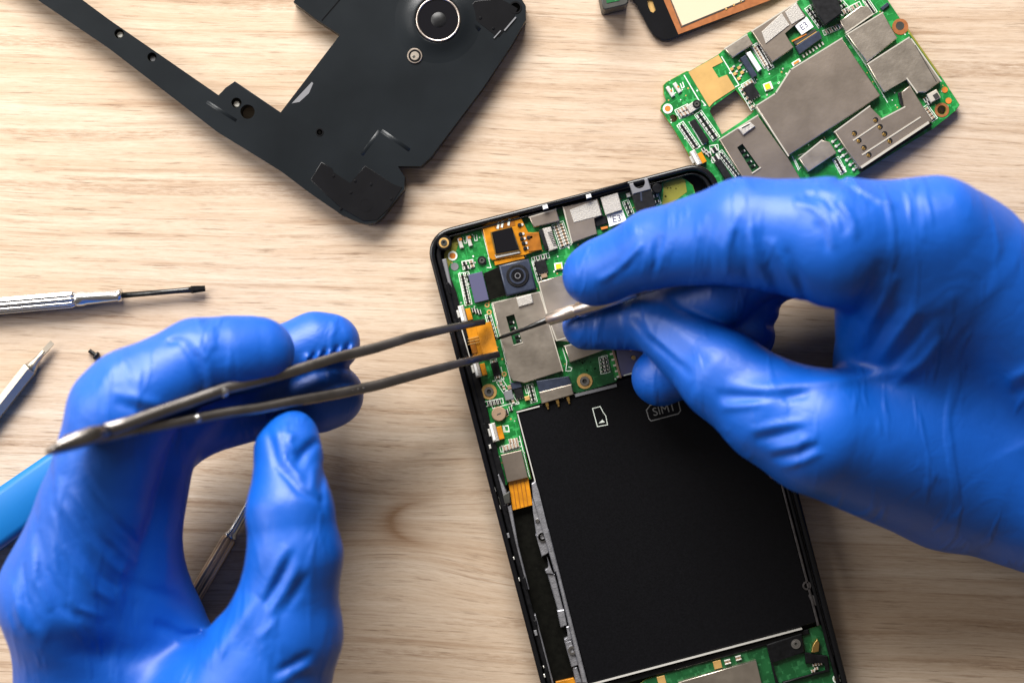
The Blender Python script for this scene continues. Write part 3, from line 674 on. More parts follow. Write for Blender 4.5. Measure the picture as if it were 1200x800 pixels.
# ------------------------------------------------------------------ traces and vias on the boards
def inside(p, poly):
    x, y = p; c = False
    for i in range(len(poly)):
        (x0, y0), (x1, y1) = poly[i], poly[i - 1]
        if (y0 > y) != (y1 > y) and x < (x1 - x0) * (y - y0) / (y1 - y0) + x0: c = not c
    return c
def traces(parent, poly, ang, z, n, seed):
    r = random.Random(seed); a = math.radians(ang); c, d = math.cos(a), -math.sin(a); b = MB(); v_ = MB()
    xs = [p[0] for p in poly]; ys = [p[1] for p in poly]; k = 0
    while k < n:
        p = (r.uniform(min(xs), max(xs)), r.uniform(min(ys), max(ys)))
        if not inside(p, poly): continue
        k += 1; q = [p]
        for j in range(r.choice((1, 2, 2, 3))):
            L = r.uniform(4, 16) * r.choice((-1, 1)); t = (c, d) if j % 2 == (k % 2) else (-d, c)
            nx = (q[-1][0] + t[0] * L, q[-1][1] + t[1] * L)
            if inside(nx, poly) and inside(((nx[0]+q[-1][0])/2, (nx[1]+q[-1][1])/2), poly): q.append(nx)
        if len(q) > 1:
            for (x0, y0), (x1, y1) in zip(q, q[1:]):
                b.box((x0 + x1) / 2, (y0 + y1) / 2, math.hypot(x1 - x0, y1 - y0) + .7, 0.8, -math.degrees(math.atan2(y1 - y0, x1 - x0)), z, z + .1 + r.random() * .08, 'trace')
        v_.disc(q[-1][0], q[-1][1], r.choice((.8, 1.1)), z, z + .3, r.choice(('tin', 'pad', 'silk')), 8)
    b.build('board_traces', parent)['kind'] = 'stuff'; v_.build('board_vias', parent)['kind'] = 'stuff'
traces(bo, board_pts, A, ZB, 240, 3)

# ------------------------------------------------------------------ loose board
lb = thing('loose_circuit_board', 'loose green circuit board covered with metal shields, lying on the oak at top right', 'circuit board', (950, 110, 0))
AL = 32.5; ZL = 11
outline = [(777, 100), (781, 96)] + K6((230, 555), (255, 560), (480, 430), (530, 375), (700, 262), (740, 240), (1100, 8)) + [(960, -16), (1010, -48), (1030, -18)] + \
    K8((640, 0), (690, 75), (790, 225), (990, 500), (1092, 655), (1068, 692)) + K9((935, 290), (560, 520), (440, 592)) + [(985, 218), (930, 248), (880, 262), (850, 240), (832, 207)] + \
    K7((350, 720), (270, 640), (130, 400), (25, 250), (30, 215), (70, 180), (50, 130))
base = MB().prism(outline, 5, ZL, 'pcb', .4, side='pcbedge').build('board', lb)
cm = MB(); cm.prism(K7((405, 232), (590, 98), (725, 262), (640, 330), (485, 432), (470, 395), (395, 262)), 0, 30, 'pcbedge', zat=ZL)
cut(base, cm)
cm = MB(); cm.disc(*K7((122, 312))[0], 4.6, 0, 30, 'pcbedge', 20, zat=ZL); cut(base, cm)
cm = MB(); cm.disc(*K8((980, 688))[0], 5.2, 0, 30, 'pcbedge', 20, zat=ZL); cut(base, cm)
for q in ((800, 135), (870, 180), (1080, 90), (1000, 10), (960, 190), (820, 85), (1090, 140)):
    MB().box(q[0], q[1], 16, 10, AL, 0, 5, 'chip', .5).build('underside_chip', lb)
def lsh(pts, bright=(), mat='shield', t=8, nm='shield_can', z=ZL, bev=.9):
    o = MB().prism(pts, z, z + t, mat, bev, 2).build(nm, lb)
    if bright:
        e = MB()
        for i in bright: e.line([pts[i], pts[(i + 1) % len(pts)]], 1.5, z + 2, z + t + .15, 'edge')
        e.build('bright_rim', o)
    return o
s1 = K7((740, 220), (890, 125)) + K6((1045, 545)) + K8((355, 240), (598, 598)) + K7((985, 592))
lsh(s1, (0, 1, 2, 5), 'shieldd', 9)
s2 = K7((468, 472), (755, 290), (982, 612)) + [(940, 212), (890, 240)]
o = lsh(s2, (0,), 'shieldd', 8)
cut(o, MB().prism(K7((600, 530), (640, 502), (770, 682), (718, 722)), ZL + 1.5, 60, 'chip', zat=ZL + 8))
b = MB(); b.prism(K7((598, 528), (642, 500), (772, 685), (718, 725)), ZL, ZL + 1.6, 'pcbd')
for q in ((640, 560), (665, 595), (690, 640), (715, 670)): b.box(*K7(q)[0], 4, 2.4, AL, ZL + 1.6, ZL + 4, 'chip', .3); b.box(K7(q)[0][0] + 2.6, K7(q)[0][1] - 1, 1.2, 2.4, AL, ZL + 1.6, ZL + 4.2, 'tin')
b.build('slot_parts', lb)
b = MB(); b.prism(K7((608, 388), (700, 338), (738, 372), (648, 438)), ZL + 6, ZL + 11, 'foil', .8); b.line(K7((640, 384), (690, 358)), 1.4, ZL + 11, ZL + 11.2, 'char'); b.build('shield_tab', lb)
MB().line(K7((715, 722), (775, 682)), 1.5, ZL + 7, ZL + 9, 'edge').build('bright_rim', lb)
lsh(K6((528, 382), (702, 270), (752, 345), (590, 452)), (0,), 'shield', 9)
lsh(K6((740, 245), (1090, 20), (1165, 125), (990, 262), (1070, 372), (900, 490)), (0,), 'shieldd', 8)
MB().prism(K6((818, 250), (975, 105), (1035, 195), (850, 342)), ZL + 8, ZL + 9, 'foil', .3).build('foil_pad', lb)
MB().prism(K6((1000, 96), (1088, 26), (1155, 130), (1052, 192)), ZL + 8, ZL + 9, 'foil', .3).build('foil_pad', lb)
MB().prism(K8((60, 160), (135, 105), (180, 170), (105, 220)), ZL + 5, ZL + 7, 'white', .4).build('white_label', lb)
text_mb(MB(), 'E3', *K8((118, 165))[0], 10, AL + 5, ZL + 7.1, 'lilac', .1).build('label_print', lb)
b = MB(); b.prism(K8((65, 292), (212, 192), (232, 238), (92, 338)), ZL, ZL + 7, 'navy', .7); b.prism(K8((48, 252), (185, 180), (200, 192), (65, 285)), ZL, ZL + 5, 'char', .5)
b.line(K8((45, 258), (130, 215)), 1.6, ZL + 5, ZL + 5.6, 'orange'); b.line(K8((75, 278), (195, 200)), .8, ZL + 5, ZL + 5.8, 'pad')
for i in range(7): b.box(*K8((115 + i * 20, 350 - i * 13))[0], 1.8, 4, AL, ZL, ZL + 2, 'tin')
b.build('connector', lb)
lsh(K8((342, 132), (470, 38), (520, 42), (550, 88), (382, 205)), (3,), 'shield', 8)
lsh(K8((386, 216), (610, 80), (702, 238), (512, 390)), (0,), 'shield', 8)
lsh(K8((514, 402), (775, 235), (790, 245), (975, 508), (880, 578), (826, 580), (762, 490), (630, 575), (612, 572)), (0, 2, 5), 'shield', 8)
b = MB(); b.line(K8((815, 285), (945, 510)), .8, ZL + 8, ZL + 8.3, 'char'); b.build('can_seam', lb)
MB().line(K8((742, 150), (795, 228), (965, 470)), 2.0, ZL - 3, ZL + .5, 'pcbedge').build('bare_edge', lb)
# card reader on the loose board
s8 = K9((275, 312), (510, 140), (588, 228), (745, 145), (722, 45), (778, 2), (930, 238), (442, 560))
o = lsh(s8, (0, 2), 'shieldd', 9, 'card_reader')
for h in ((550, 232), (580, 278), (610, 325), (645, 372), (408, 322), (438, 370), (472, 418), (505, 465)):
    b = MB(); b.disc(*K9(h)[0], 3.2, ZL + 9, ZL + 9.15, 'chip', 16); x, y = K9(h)[0]; b.disc(x - .6, y + .9, 2.0, ZL + 9.15, ZL + 10, 'gold', 12, .3); b.build('gold_contact', o)
b = MB(); b.line(K9((402, 368), (560, 262)), 1.5, ZL + 8, ZL + 9.5, 'edge'); b.line(K9((462, 464), (848, 215)), 1.6, ZL + 8, ZL + 9.5, 'edge'); b.line(K9((458, 546), (900, 252)), 2.8, ZL + 3, ZL + 9.6, 'edge'); b.build('slot_rib', o)
MB().prism(K9((700, 50), (720, 45), (760, 135), (740, 150), (715, 125)), ZL, ZL + 5, 'chip', .5).build('reader_spring', lb)
MB().line(K9((452, 572), (920, 262)), 3.0, ZL - 5, ZL + 6, 'chip').build('reader_wall', lb)
lsh(K9((38, 492), (190, 368), (240, 378), (290, 452), (98, 582)), (0,), 'shield', 8)
b = MB()
for i in range(7): x, y = K9((262 + i * 23.5, 378 + i * 31))[0]; b.disc(x, y, 1.9, ZL, ZL + 2.4, 'tin', 10, .5); b.box(x + 3, y - 2, 4, 1.4, AL, ZL, ZL + 1, 'tin')
b.build('solder_row', lb)
b = MB(); b.prism(K8((150, -40), (320, -40), (345, 60), (362, 80), (250, 160), (205, 95)), ZL, ZL + 15, 'chip', 1.2); b.build('audio_jack', lb)
# gold flex pad
pp = K6((245, 565), (480, 432), (515, 485), (430, 528), (482, 610), (545, 585), (610, 690), (442, 800)) + K7((392, 228))
MB().prism(pp, ZL, ZL + .6, 'pad').build('gold_pad', lb)
b = MB(); b.box(*K6((868, 676))[0], 10, 9, AL - 12, ZL, ZL + 2.6, 'white', .4); b.box(*K6((865, 676))[0], 6.4, 6.6, AL - 12, ZL + 2.6, ZL + 3.6, 'yellow', .3); b.build('flash_lamp', lb)
b = MB(); b.prism(K6((650, 455), (690, 430), (785, 590), (745, 612)), ZL, ZL + 7, 'navy', .8); b.prism(K6((695, 415), (730, 400), (820, 540), (790, 562)), ZL, ZL + 6, 'white', .8); b.build('flex_connector', lb)
b = MB(); 
for q in ((585, 540), (640, 530), (608, 578), (665, 568), (640, 615)): x, y = K6(q)[0]; b.box(x, y, 4, 3.4, AL, ZL, ZL + 1.6, 'pad', .3); b.box(x + 2, y - 3, 3, 2, AL, ZL, ZL + 1.4, 'tin')
b.build('test_pads', lb)
chip(lb, *K7((708, 110))[0], 13, 17, AL, ZL, 'chip', 5, 4)
chip(lb, *K7((318, 410))[0], 7.5, 31, AL, ZL, 'chip', 5)
chip(lb, *K7((498, 700))[0], 8.5, 26, AL, ZL, 'chip', 5)
ringhole(lb, *K7((298, 205))[0], 5, ZL + 4, 'round_switch', 'chip', 'steel')
MB().box(*K7((270, 225))[0], 14, 10, AL, ZL, ZL + 4, 'foil', .6).build('switch_body', lb)
b = MB(); b.ring(*K7((80, 240))[0], 5.8, 3.6, ZL, ZL + .7, 'silk'); b.disc(*K7((80, 240))[0], 3.8, ZL, ZL + .5, 'orange', 16); b.build('test_ring', lb)
for q in ((100, 112), (152, 82)): x, y = K7(q)[0]; b = MB(); b.box(x, y, 4.5, 13, AL, ZL, ZL + 3, 'tin', .8); b.box(x + 1, y - 1, 2, 2, AL, ZL + 3, ZL + 3.4, 'orange'); b.build('contact_spring', lb)
b = MB(); x, y = K7((318, 608))[0]; b.box(x - 4, y, 7, 19, AL - 4, ZL, ZL + 8, 'foil', .8); b.box(x - 5, y, 3, 17, AL - 4, ZL + 8, ZL + 8.6, 'white', .3); b.box(x - 8, y + 2, 4, 9, AL - 4, ZL, ZL + 5, 'tin', .5); b.box(x + 3, y, 6, 13, AL - 4, ZL, ZL + 6.5, 'flex', .4); b.build('side_switch', lb)
b = MB(); b.box(*K8((930, 600))[0], 13, 11, AL - 4, ZL, ZL + 6, 'edge', .8); b.box(*K8((945, 600))[0], 6, 6, AL, ZL + 6, ZL + 7, 'char', .3); b.build('antenna_connector', lb)
for q in ((998, 562), (1022, 630)): b = MB(); b.disc(*K8(q)[0], 3.6, ZL, ZL + .6, 'orange', 14); b.build('copper_dot', lb)
b = MB(); b.ring(*K8((980, 688))[0], 8.4, 5.4, ZL, ZL + .6, 'copper'); b.build('screw_hole', lb)
b = MB(); b.disc(*K8((720, 168))[0], 9.5, ZL, ZL + .6, 'copper', 20); b.disc(*K8((718, 162))[0], 5, ZL + .6, ZL + .8, 'char', 20); b.build('screw_hole', lb)
b = MB(); b.prism(K8((596, 50), (640, 15), (655, 30), (612, 66)), ZL, ZL + 3, 'navy', .4); b.build('antenna_contact', lb)
b = MB(); b.box(*K6((1088, 488))[0], 11, 4.5, AL, ZL, ZL + .8, 'silk', .2); b.box(*K6((1088, 488))[0], 7, 2.4, AL, ZL + .8, ZL + 1.6, 'orange', .2); b.build('fuse', lb)
sk = MB(); sk2 = sk
for pts in (((212, 590), (330, 790)), ((505, 445), (640, 665), (612, 680)), ((120, 690), (128, 735), (145, 725)), ((182, 655), (195, 690), (212, 680), (200, 645))): sk.line(K6(*pts), 1.1, ZL, ZL + .3, 'silk')
for pts in (((335, 180), (365, 215), (350, 215)), ((165, 350), (250, 480), (300, 540), (325, 520)), ((150, 260), (180, 300), (200, 290)), ((240, 340), (340, 510), (370, 500)), ((470, 560), (600, 750)), ((1015, 600), (1060, 700)), ((625, 110), (640, 90), (720, 240)), ((415, 540), (470, 620))): sk.line(K7(*pts), 1.0, ZL, ZL + .3, 'silk')
for pts in (((285, 545), (325, 580), (348, 575), (300, 500), (285, 510)), ((10, 500), (40, 560)), ((30, 470), (75, 455))): sk.line(K9(*pts), 1.0, ZL, ZL + .3, 'silk')
for pts in (((378, 225), (500, 400), (640, 640)), ((150, 60), (215, 170)), ((560, 70), (545, 45))): sk.line(K8(*pts), .9, ZL, ZL + .3, 'silk')
for args in ((K6((765, 370))[0], K6((850, 505))[0], 8, 5, 2.6, AL), (K6((790, 360))[0], K6((880, 520))[0], 8, 5, 2.6, AL),
             (K7((185, 370))[0], K7((285, 515))[0], 7, 6, 3.2, AL), (K7((320, 290))[0], K7((430, 445))[0], 6, 7, 4, AL),
             (K7((165, 260))[0], K7((215, 235))[0], 3, 4, 4, AL), (K7((185, 285))[0], K7((240, 265))[0], 3, 4, 4, AL),
             (K7((480, 580))[0], K7((600, 735))[0], 8, 5, 2.6, AL), (K7((350, 550))[0], K7((390, 580))[0], 3, 4, 5, AL),
             (K7((640, 95))[0], K7((715, 225))[0], 5, 4, 2.6, AL), (K6((690, 670))[0], K6((740, 640))[0], 3, 4, 4, AL),
             (K7((430, 545))[0], K7((440, 610))[0], 2, 7, 6, AL), (K8((510, 10))[0], K8((550, 70))[0], 5, 4.5, 2.6, AL),
             (K8((370, 75))[0], K8((450, 35))[0], 4, 3, 5, AL), (K8((340, 10))[0], K8((385, 60))[0], 3, 5, 3, AL),
             (K8((150, 60))[0], K8((215, 150))[0], 5, 5, 3, AL), (K8((260, 200))[0], K8((345, 165))[0], 4, 3, 4, AL),
             (K8((880, 625))[0], K8((900, 640))[0], 2, 4, 5, AL), (K8((885, 680))[0], K8((925, 735))[0], 4, 5, 3, AL),
             (K9((290, 505))[0], K9((325, 570))[0], 4, 5, 3, AL), (K8((30, 640))[0], K8((30, 640))[0], 1, 4, 3, AL)):
    p, q, n, w, h, an = args; smd_row(lb, p, q, n, w, h, an, ZL, body=rnd.choice(['chip', 'tan', 'chip']), t=T); row_outline(sk2, p, q, w, h, ZL)
sk.build('silkscreen', lb)

wn_ = K7((405, 232), (590, 98), (725, 262), (640, 330), (485, 432), (470, 395), (395, 262))
_keep = inside
def inside(p, poly): return _keep(p, poly) and not _keep(p, wn_)
traces(lb, outline, AL, ZL, 260, 9)

# ------------------------------------------------------------------ back cover
cv = thing('phone_back_cover', 'matt black phone back cover with round camera window and long side rail', 'phone cover', (440, 120, 0))
ZC = 21
cout = KA((55, 0), (400, 235), (700, 465), (900, 620), (1200, 805)) + KB((100, 672), (210, 748), (272, 775), (300, 781), (328, 776), (352, 758), (428, 660), (430, 618), (404, 580), (485, 582), (520, 550), (700, 310), (800, 160), (848, 76), (848, 28), (826, -8)) + \
    [(604, -12), (560, -42), (480, -95), (400, -60), (350, -4)] + KB((45, 15), (120, 72), (207, 128), (0, 398)) + KA((1200, 532), (988, 388), (945, 418), (912, 455), (400, 100), (265, 0)) + [(-40, -98), (-110, -104)]
co = MB().prism(cout, 0, ZC, 'cover', 6.5, 5, zat=10).build('shell', cv)
# real holes
for q, r in (((139.5, 39.5), 5.6), ((178, 67), 5.4), ((277, 120.5), 6.0), ((514.5, 24), 15), ((428, 240), 7.5), ((374.5, 155), 4.2), ((604, 9), 7)):
    cut(co, MB().disc(q[0], q[1], r, 10 if r < 12 else 7, 80, 'char', 24, zat=ZC))
cut(co, MB().disc(290, 131, 8.4, -5, 80, 'char', 28, zat=ZC))
for q, m in (((140.5, 40.8), 'tin'), ((178.8, 69), 'grey'), ((277.3, 122), 'tin')):
    MB().disc(q[0], q[1], 3.9, 9, 15, m, 18, .8).build('screw_post', cv)
b = MB(); b.ring(428.5, 240, 8.2, 6.4, ZC - 1, ZC + .8, 'gloss'); b.ring(428.5, 240, 4, 2.2, 9, 15, 'grey', 18); b.build('screw_seat', cv)
b = MB(); b.ring(374.5, 155, 4.6, 3.4, ZC - 1, ZC + .5, 'gloss', 20); b.disc(374.5, 155, 2, 9, 15, 'grey', 12, .4); b.build('screw_seat', cv)
b = MB(); b.ring(604, 9, 7.4, 5.6, ZC - 5, ZC + .6, 'gloss'); b.build('screw_seat', cv)
# camera window
def lat(x, y, prof, mat, n=48):
    c = W(x, y, prof[0][1]); b = MB(); vs = []; fs = []
    for r, z in prof:
        for k in range(n): vs.append((c.x + r * math.cos(2 * PI * k / n), c.y + r * math.sin(2 * PI * k / n), z))
    for i in range(len(prof) - 1):
        for k in range(n): fs.append((i * n + k, i * n + (k + 1) % n, (i + 1) * n + (k + 1) % n, (i + 1) * n + k))
    if prof[-1][0] < 5: fs.append(tuple((len(prof) - 1) * n + k for k in range(n)))
    b.add(vs, fs, mat, True); return b
lat(513, 24, [(54, ZC - .3), (50, ZC + .02), (45, ZC + .3), (40, ZC + .95), (36, ZC + 1.9), (32.5, ZC + 3.0), (30, ZC + 3.8), (28, ZC + 4.3), (26.5, ZC + 4.4), (25.5, ZC - 2)], 'cover').build('camera_hump', cv)
lat(513.5, 23.5, [(26, ZC + 3), (25.6, ZC + 6), (24.6, ZC + 6.6), (23.6, ZC + 6), (23, ZC + 4)], 'ferrule').build('chrome_ring', cv)
lat(513.5, 23.5, [(23.2, ZC + 5), (16, ZC + 4.98), (1, ZC + 4.95)], 'glass').build('camera_window', cv)
lat(514, 23.5, [(9, ZC + 4.9), (8.6, ZC + 5.4), (0.5, ZC + 5.45)], 'chip').build('lens_core', cv)
b = MB(); b.disc(486, 65.5, 9, ZC - 1, ZC + 1.6, 'shieldd', 28, .5); b.ring(486, 65.5, 7.2, 5.2, ZC + 1.6, ZC + 2, 'gloss'); b.disc(486, 65.5, 5, ZC + 1.6, ZC + 1.9, 'shield', 20); b.box(485, 66.5, 3, 2.4, 30, ZC + 1.9, ZC + 2.2, 'char'); b.build('screw', cv)
# glossy corner plates, ridges
MB().prism(KB((138, 562), (175, 585), (180, 600), (238, 638), (290, 575), (385, 640), (420, 650), (372, 725), (330, 765), (285, 768), (205, 722), (100, 625)), ZC - 3, ZC + .6, 'gloss', .5, 2).build('corner_plate', cv)
MB().prism(KB((640, 45), (670, 5), (760, -5), (820, 30), (800, 75), (755, 130), (735, 118)), ZC - 3, ZC + .4, 'gloss', .4, 2).build('corner_plate', cv)
def ridge(pts, r, up):
    b = MB()
    for p, q in zip(pts, pts[1:]):
        zc = ZC - r + up; b.lathe(W(p[0], p[1], zc), W(q[0], q[1], zc), [(0, r * .6), (.04, r), (.96, r), (1, r * .6)], 'cover', 20)
    return b.build('raised_ridge', cv)
ridge(KB((278, 545), (345, 455), (450, 528)), 10, .35)
ridge(KA((850, 480), (1000, 575)), 10, .3)
ridge(KB((640, 60), (690, 110)), 6, .6)
for q in ((255, 628), (310, 640), (180, 610), (240, 668), (380, 690), (690, 62), (735, 98), (205, 725)):
    MB().disc(*KB(q)[0], 1.6, ZC, ZC + 1.5, 'gloss', 12, .4).build('moulding_pip', cv)
b = MB(); b.line(KB((140, 70), (200, 0), (240, -50)), 1.0, ZC - 1, ZC + .6, 'gloss'); b.build('panel_seam', cv)
b = MB(); b.line(KB((738, 132), (760, 108)), 1.2, ZC, ZC + 1.4, 'grey'); b.line(KB((775, 105), (812, 62)), 1.6, ZC, ZC + 1.4, 'grey'); b.build('antenna_clip', cv)
b = MB(); b.prism(KB((35, 360), (62, 355), (95, 325), (110, 290), (105, 285)), ZC - .5, ZC + .4, 'grey', .2); b.build('grey_foil_patch', cv)

# ------------------------------------------------------------------ touch panel, block
tp = thing('touch_panel', 'black rimmed touch panel with copper border, above the loose circuit board', 'touch panel', (830, 15, 0))
tpo = K(690, 0, 10)((545, -10), (700, 330), (745, 400), (790, 450), (870, 485), (940, 480)) + K6((290, 240), (500, 160), (870, -5)) + [(1000, -40), (960, -150), (690, -60)]
o = MB().prism(tpo, 0, 7, 'gloss', 2, 3).build('frame', tp)
cut(o, MB().prism(K(690, 0, 10)((680, -20), (740, -20), (785, 120), (755, 150), (725, 140), (700, 90)), 3, 40, 'char', zat=7))
MB().prism(K(690, 0, 10)((670, -30), (745, -30), (790, 125), (755, 155), (720, 142), (695, 90)), 2.9, 3.4, 'pad').build('earpiece_slot', tp)
MB().prism(K(690, 0, 10)((850, -60), (1050, 405)) + K6((880, 5)) + [(950, -30), (930, -130)], 7, 7.5, 'copper').build('copper_border', tp)
MB().prism(K(690, 0, 10)((945, -50), (1095, 305)) + K6((680, 3)) + [(930, -30), (915, -110)], 7.5, 8.2, 'cream', .3).build('pale_window', tp)
b = MB(); b.line(K(690, 0, 10)((940, -50), (1085, 320)) + K6((685, 8)), 1.0, 7.5, 7.9, 'char'); b.build('dark_line', tp)
for q in ((600, 40), (655, 12), (540, 70)): MB().disc(*K6(q)[0], 1.2, 7.5, 8.2, 'pad', 10).build('copper_dot', tp)
bk = thing('metal_block', 'small charcoal grey metal block poking in at the top edge left of the touch panel', 'block', (720, -5, 0))
o = MB().prism([(702, -12), (706.5, 10), (709, 11.8), (733, 6.2), (736.5, 3), (736, -16)], 0, 34, 'char', 1.5, 2).build('body', bk)
MB().prism([(709, -10), (711, 4), (726, 1), (727, -12)], 34, 34.5, 'pcbd').build('green_face', bk)

# ------------------------------------------------------------------ tools on the table
def V(x, y, z): return W(x, y, z)
sd = thing('precision_screwdriver', 'silver fluted screwdriver with black cross tip, lying at the left edge', 'screwdriver', (120, 350, 0))
def fluted(p0, p1, r0, r1, mat, flutes=12, dep=0.13):
    p0 = Vector(p0); p1 = Vector(p1); ax = (p1 - p0); L = ax.length; ax.normalize()
    a = ax.cross(Vector((0, 0, 1))).normalized(); b_ = a.cross(ax); n = flutes * 8; vs = []; fs = []
    st = [(0, .85), (.01, 1), (.97, 1), (1, .8)]
    for t, q in st:
        r = (r0 + (r1 - r0) * t) * q
        for k in range(n):
            th = 2 * PI * k / n; rr = r * (1 - dep * (0.5 + 0.5 * math.cos(flutes * th)) ** 3)
            vs.append(p0 + ax * (L * t) + a * rr * math.cos(th) + b_ * rr * math.sin(th))
    for i in range(len(st) - 1):
        for k in range(n): fs.append((i * n + k, i * n + (k + 1) % n, (i + 1) * n + (k + 1) % n, (i + 1) * n + k))
    fs.append(tuple(range(n))[::-1]); fs.append(tuple((len(st) - 1) * n + k for k in range(n)))
    return MB().add(vs, fs, mat, True)
z = 10.5
fluted(V(-140, 370.5, z), V(90, 350.5, z), 10.5, 10, 'steel', 10, .2).build('handle', sd)
MB().lathe(V(88, 350.8, z), V(143, 346, z), [(0, 8.0), (.05, 9), (.18, 8.8), (.25, 7.6), (.9, 6.8), (.93, 7.6), (1, 7.2), (1, 3)], 'steel', 28).build('collar', sd)
MB().lathe(V(142, 346.2, z), V(226, 339.3, z - 2), [(0, 3.4), (.75, 3.1), (.9, 3.4), (1, 3.9)], 'darksteel', 20).build('shaft', sd)
b = MB()
p0, p1 = V(224, 339.4, z - 2), V(240.5, 338, z - 2.6); ax = (p1 - p0).normalized(); a = ax.cross(Vector((0, 0, 1))).normalized(); u_ = a.cross(ax)
for q in (a, u_):
    r = u_ if q is a else a
    vs = [p0 + q * 4.4 + r * 1.2, p0 - q * 4.4 + r * 1.2, p0 - q * 4.4 - r * 1.2, p0 + q * 4.4 - r * 1.2, p1 + q * 3.4 + r * .8, p1 - q * 3.4 + r * .8, p1 - q * 3.4 - r * .8, p1 + q * 3.4 - r * .8]
    b.add(vs, [(0, 1, 2, 3), (7, 6, 5, 4), (0, 4, 5, 1), (1, 5, 6, 2), (2, 6, 7, 3), (3, 7, 4, 0)], 'darksteel')
b.build('cross_tip', sd)
bt = thing('screwdriver_bit', 'champagne coloured hexagonal flat screwdriver bit at the left edge, below the fluted screwdriver', 'screwdriver bit', (25, 450, 0))
z = 8.2
MB().lathe(V(-60, 553, z), V(36, 431, z), [(0, 9.2), (.985, 9.2), (1, 8)], 'hexmetal', hexa=True).build('hex_body', bt)
MB().lathe(V(36, 431, z), V(52, 411, z), [(0, 8), (.25, 5.5), (.6, 3.6), (1, 3.2)], 'hexmetal', 24).build('neck', bt)
p0, p1 = V(50, 413.5, z), V(61.5, 401, z); ax = (p1 - p0).normalized(); a = ax.cross(Vector((0, 0, 1))).normalized(); k = Vector((0, 0, 1))
vs = [p0 + a * 3.0 + k * 2.6, p0 - a * 3.0 + k * 2.6, p0 - a * 3.0 - k * 2.6, p0 + a * 3.0 - k * 2.6, p1 + a * 3.0 + k * .5, p1 - a * 3.0 + k * .5, p1 - a * 3.0 - k * .5, p1 + a * 3.0 - k * .5]
MB().add(vs, [(0, 1, 2, 3), (7, 6, 5, 4), (0, 4, 5, 1), (1, 5, 6, 2), (2, 6, 7, 3), (3, 7, 4, 0)], 'hexmetal').build('flat_blade', bt)
ms = thing('tiny_screw', 'tiny black machine screw lying alone on the oak above the left glove', 'screw', (110, 415, 0))
MB().lathe(V(104.5, 410.5, 3.2), V(112, 416.2, 3.2), [(i / 12, 2.7 if i % 2 else 2.1) for i in range(13)], 'darksteel', 16).build('thread', ms)
MB().lathe(V(112, 416.2, 3.2), V(115.5, 418.6, 3.6), [(0, 5.0), (.4, 5.0), (.8, 3.9), (1, 2)], 'darksteel', 20).build('head', ms)
sp = thing('blue_pry_tool', 'azure blue plastic pry tool handle lying under the left glove', 'pry tool', (60, 560, 0))
ctr0, ctr1 = Vector(V(-110, 690, 22)), Vector(V(140, 504, 22)); ax = (ctr1 - ctr0).normalized(); sd_ = ax.cross(Vector((0, 0, 1))).normalized(); k = Vector((0, 0, 1))
b = MB(); b.sweep([(ctr0, sd_, 24, k, 18), (ctr0 + ax * 4, sd_, 28, k, 21), (ctr0.lerp(ctr1, .5), sd_, 29, k, 21), (ctr0.lerp(ctr1, .9), sd_, 24, k, 19), (ctr1, sd_, 12, k, 12)], 'azure'); b.build('handle', sp)
s2 = thing('bronze_screwdriver', 'bronze toned ribbed screwdriver seen in the gap between left thumb and palm', 'screwdriver', (260, 650, 0))
fluted(V(212, 726, 9), V(269.5, 629, 9), 9, 8.6, 'bronze', 10, .22).build('handle', s2)
MB().lathe(V(269.5, 629, 9), V(309, 562, 8), [(0, 8), (.03, 8.6), (.07, 6.2), (.12, 5.6), (.95, 4.6), (1, 3)], 'steel', 24).build('shaft', s2)
# ------------------------------------------------------------------ gloved hands: one smooth skin grown over finger bones
def rcone(X, Y, Z, a, b, ra, rb):
    """distance to a bone with round ends, thicker at one end"""
    ba = b - a; L2 = float(ba @ ba)
    px, py, pz = X - a[0], Y - a[1], Z - a[2]
    h = np.clip((px * ba[0] + py * ba[1] + pz * ba[2]) / L2, 0, 1)
    dx, dy, dz = px - ba[0] * h, py - ba[1] * h, pz - ba[2] * h
    return np.sqrt(dx * dx + dy * dy + dz * dz) - (ra + (rb - ra) * h)
def smin(a, b, k):
    h = np.clip(0.5 + 0.5 * (b - a) / k, 0, 1)
    return b + (a - b) * h - k * h * (1 - h)
def joint(j):
    x, y, z, r = j[:4]; p = W(x, y, z); return np.array([p.x, p.y, p.z], np.float32), r * (D - z) / D

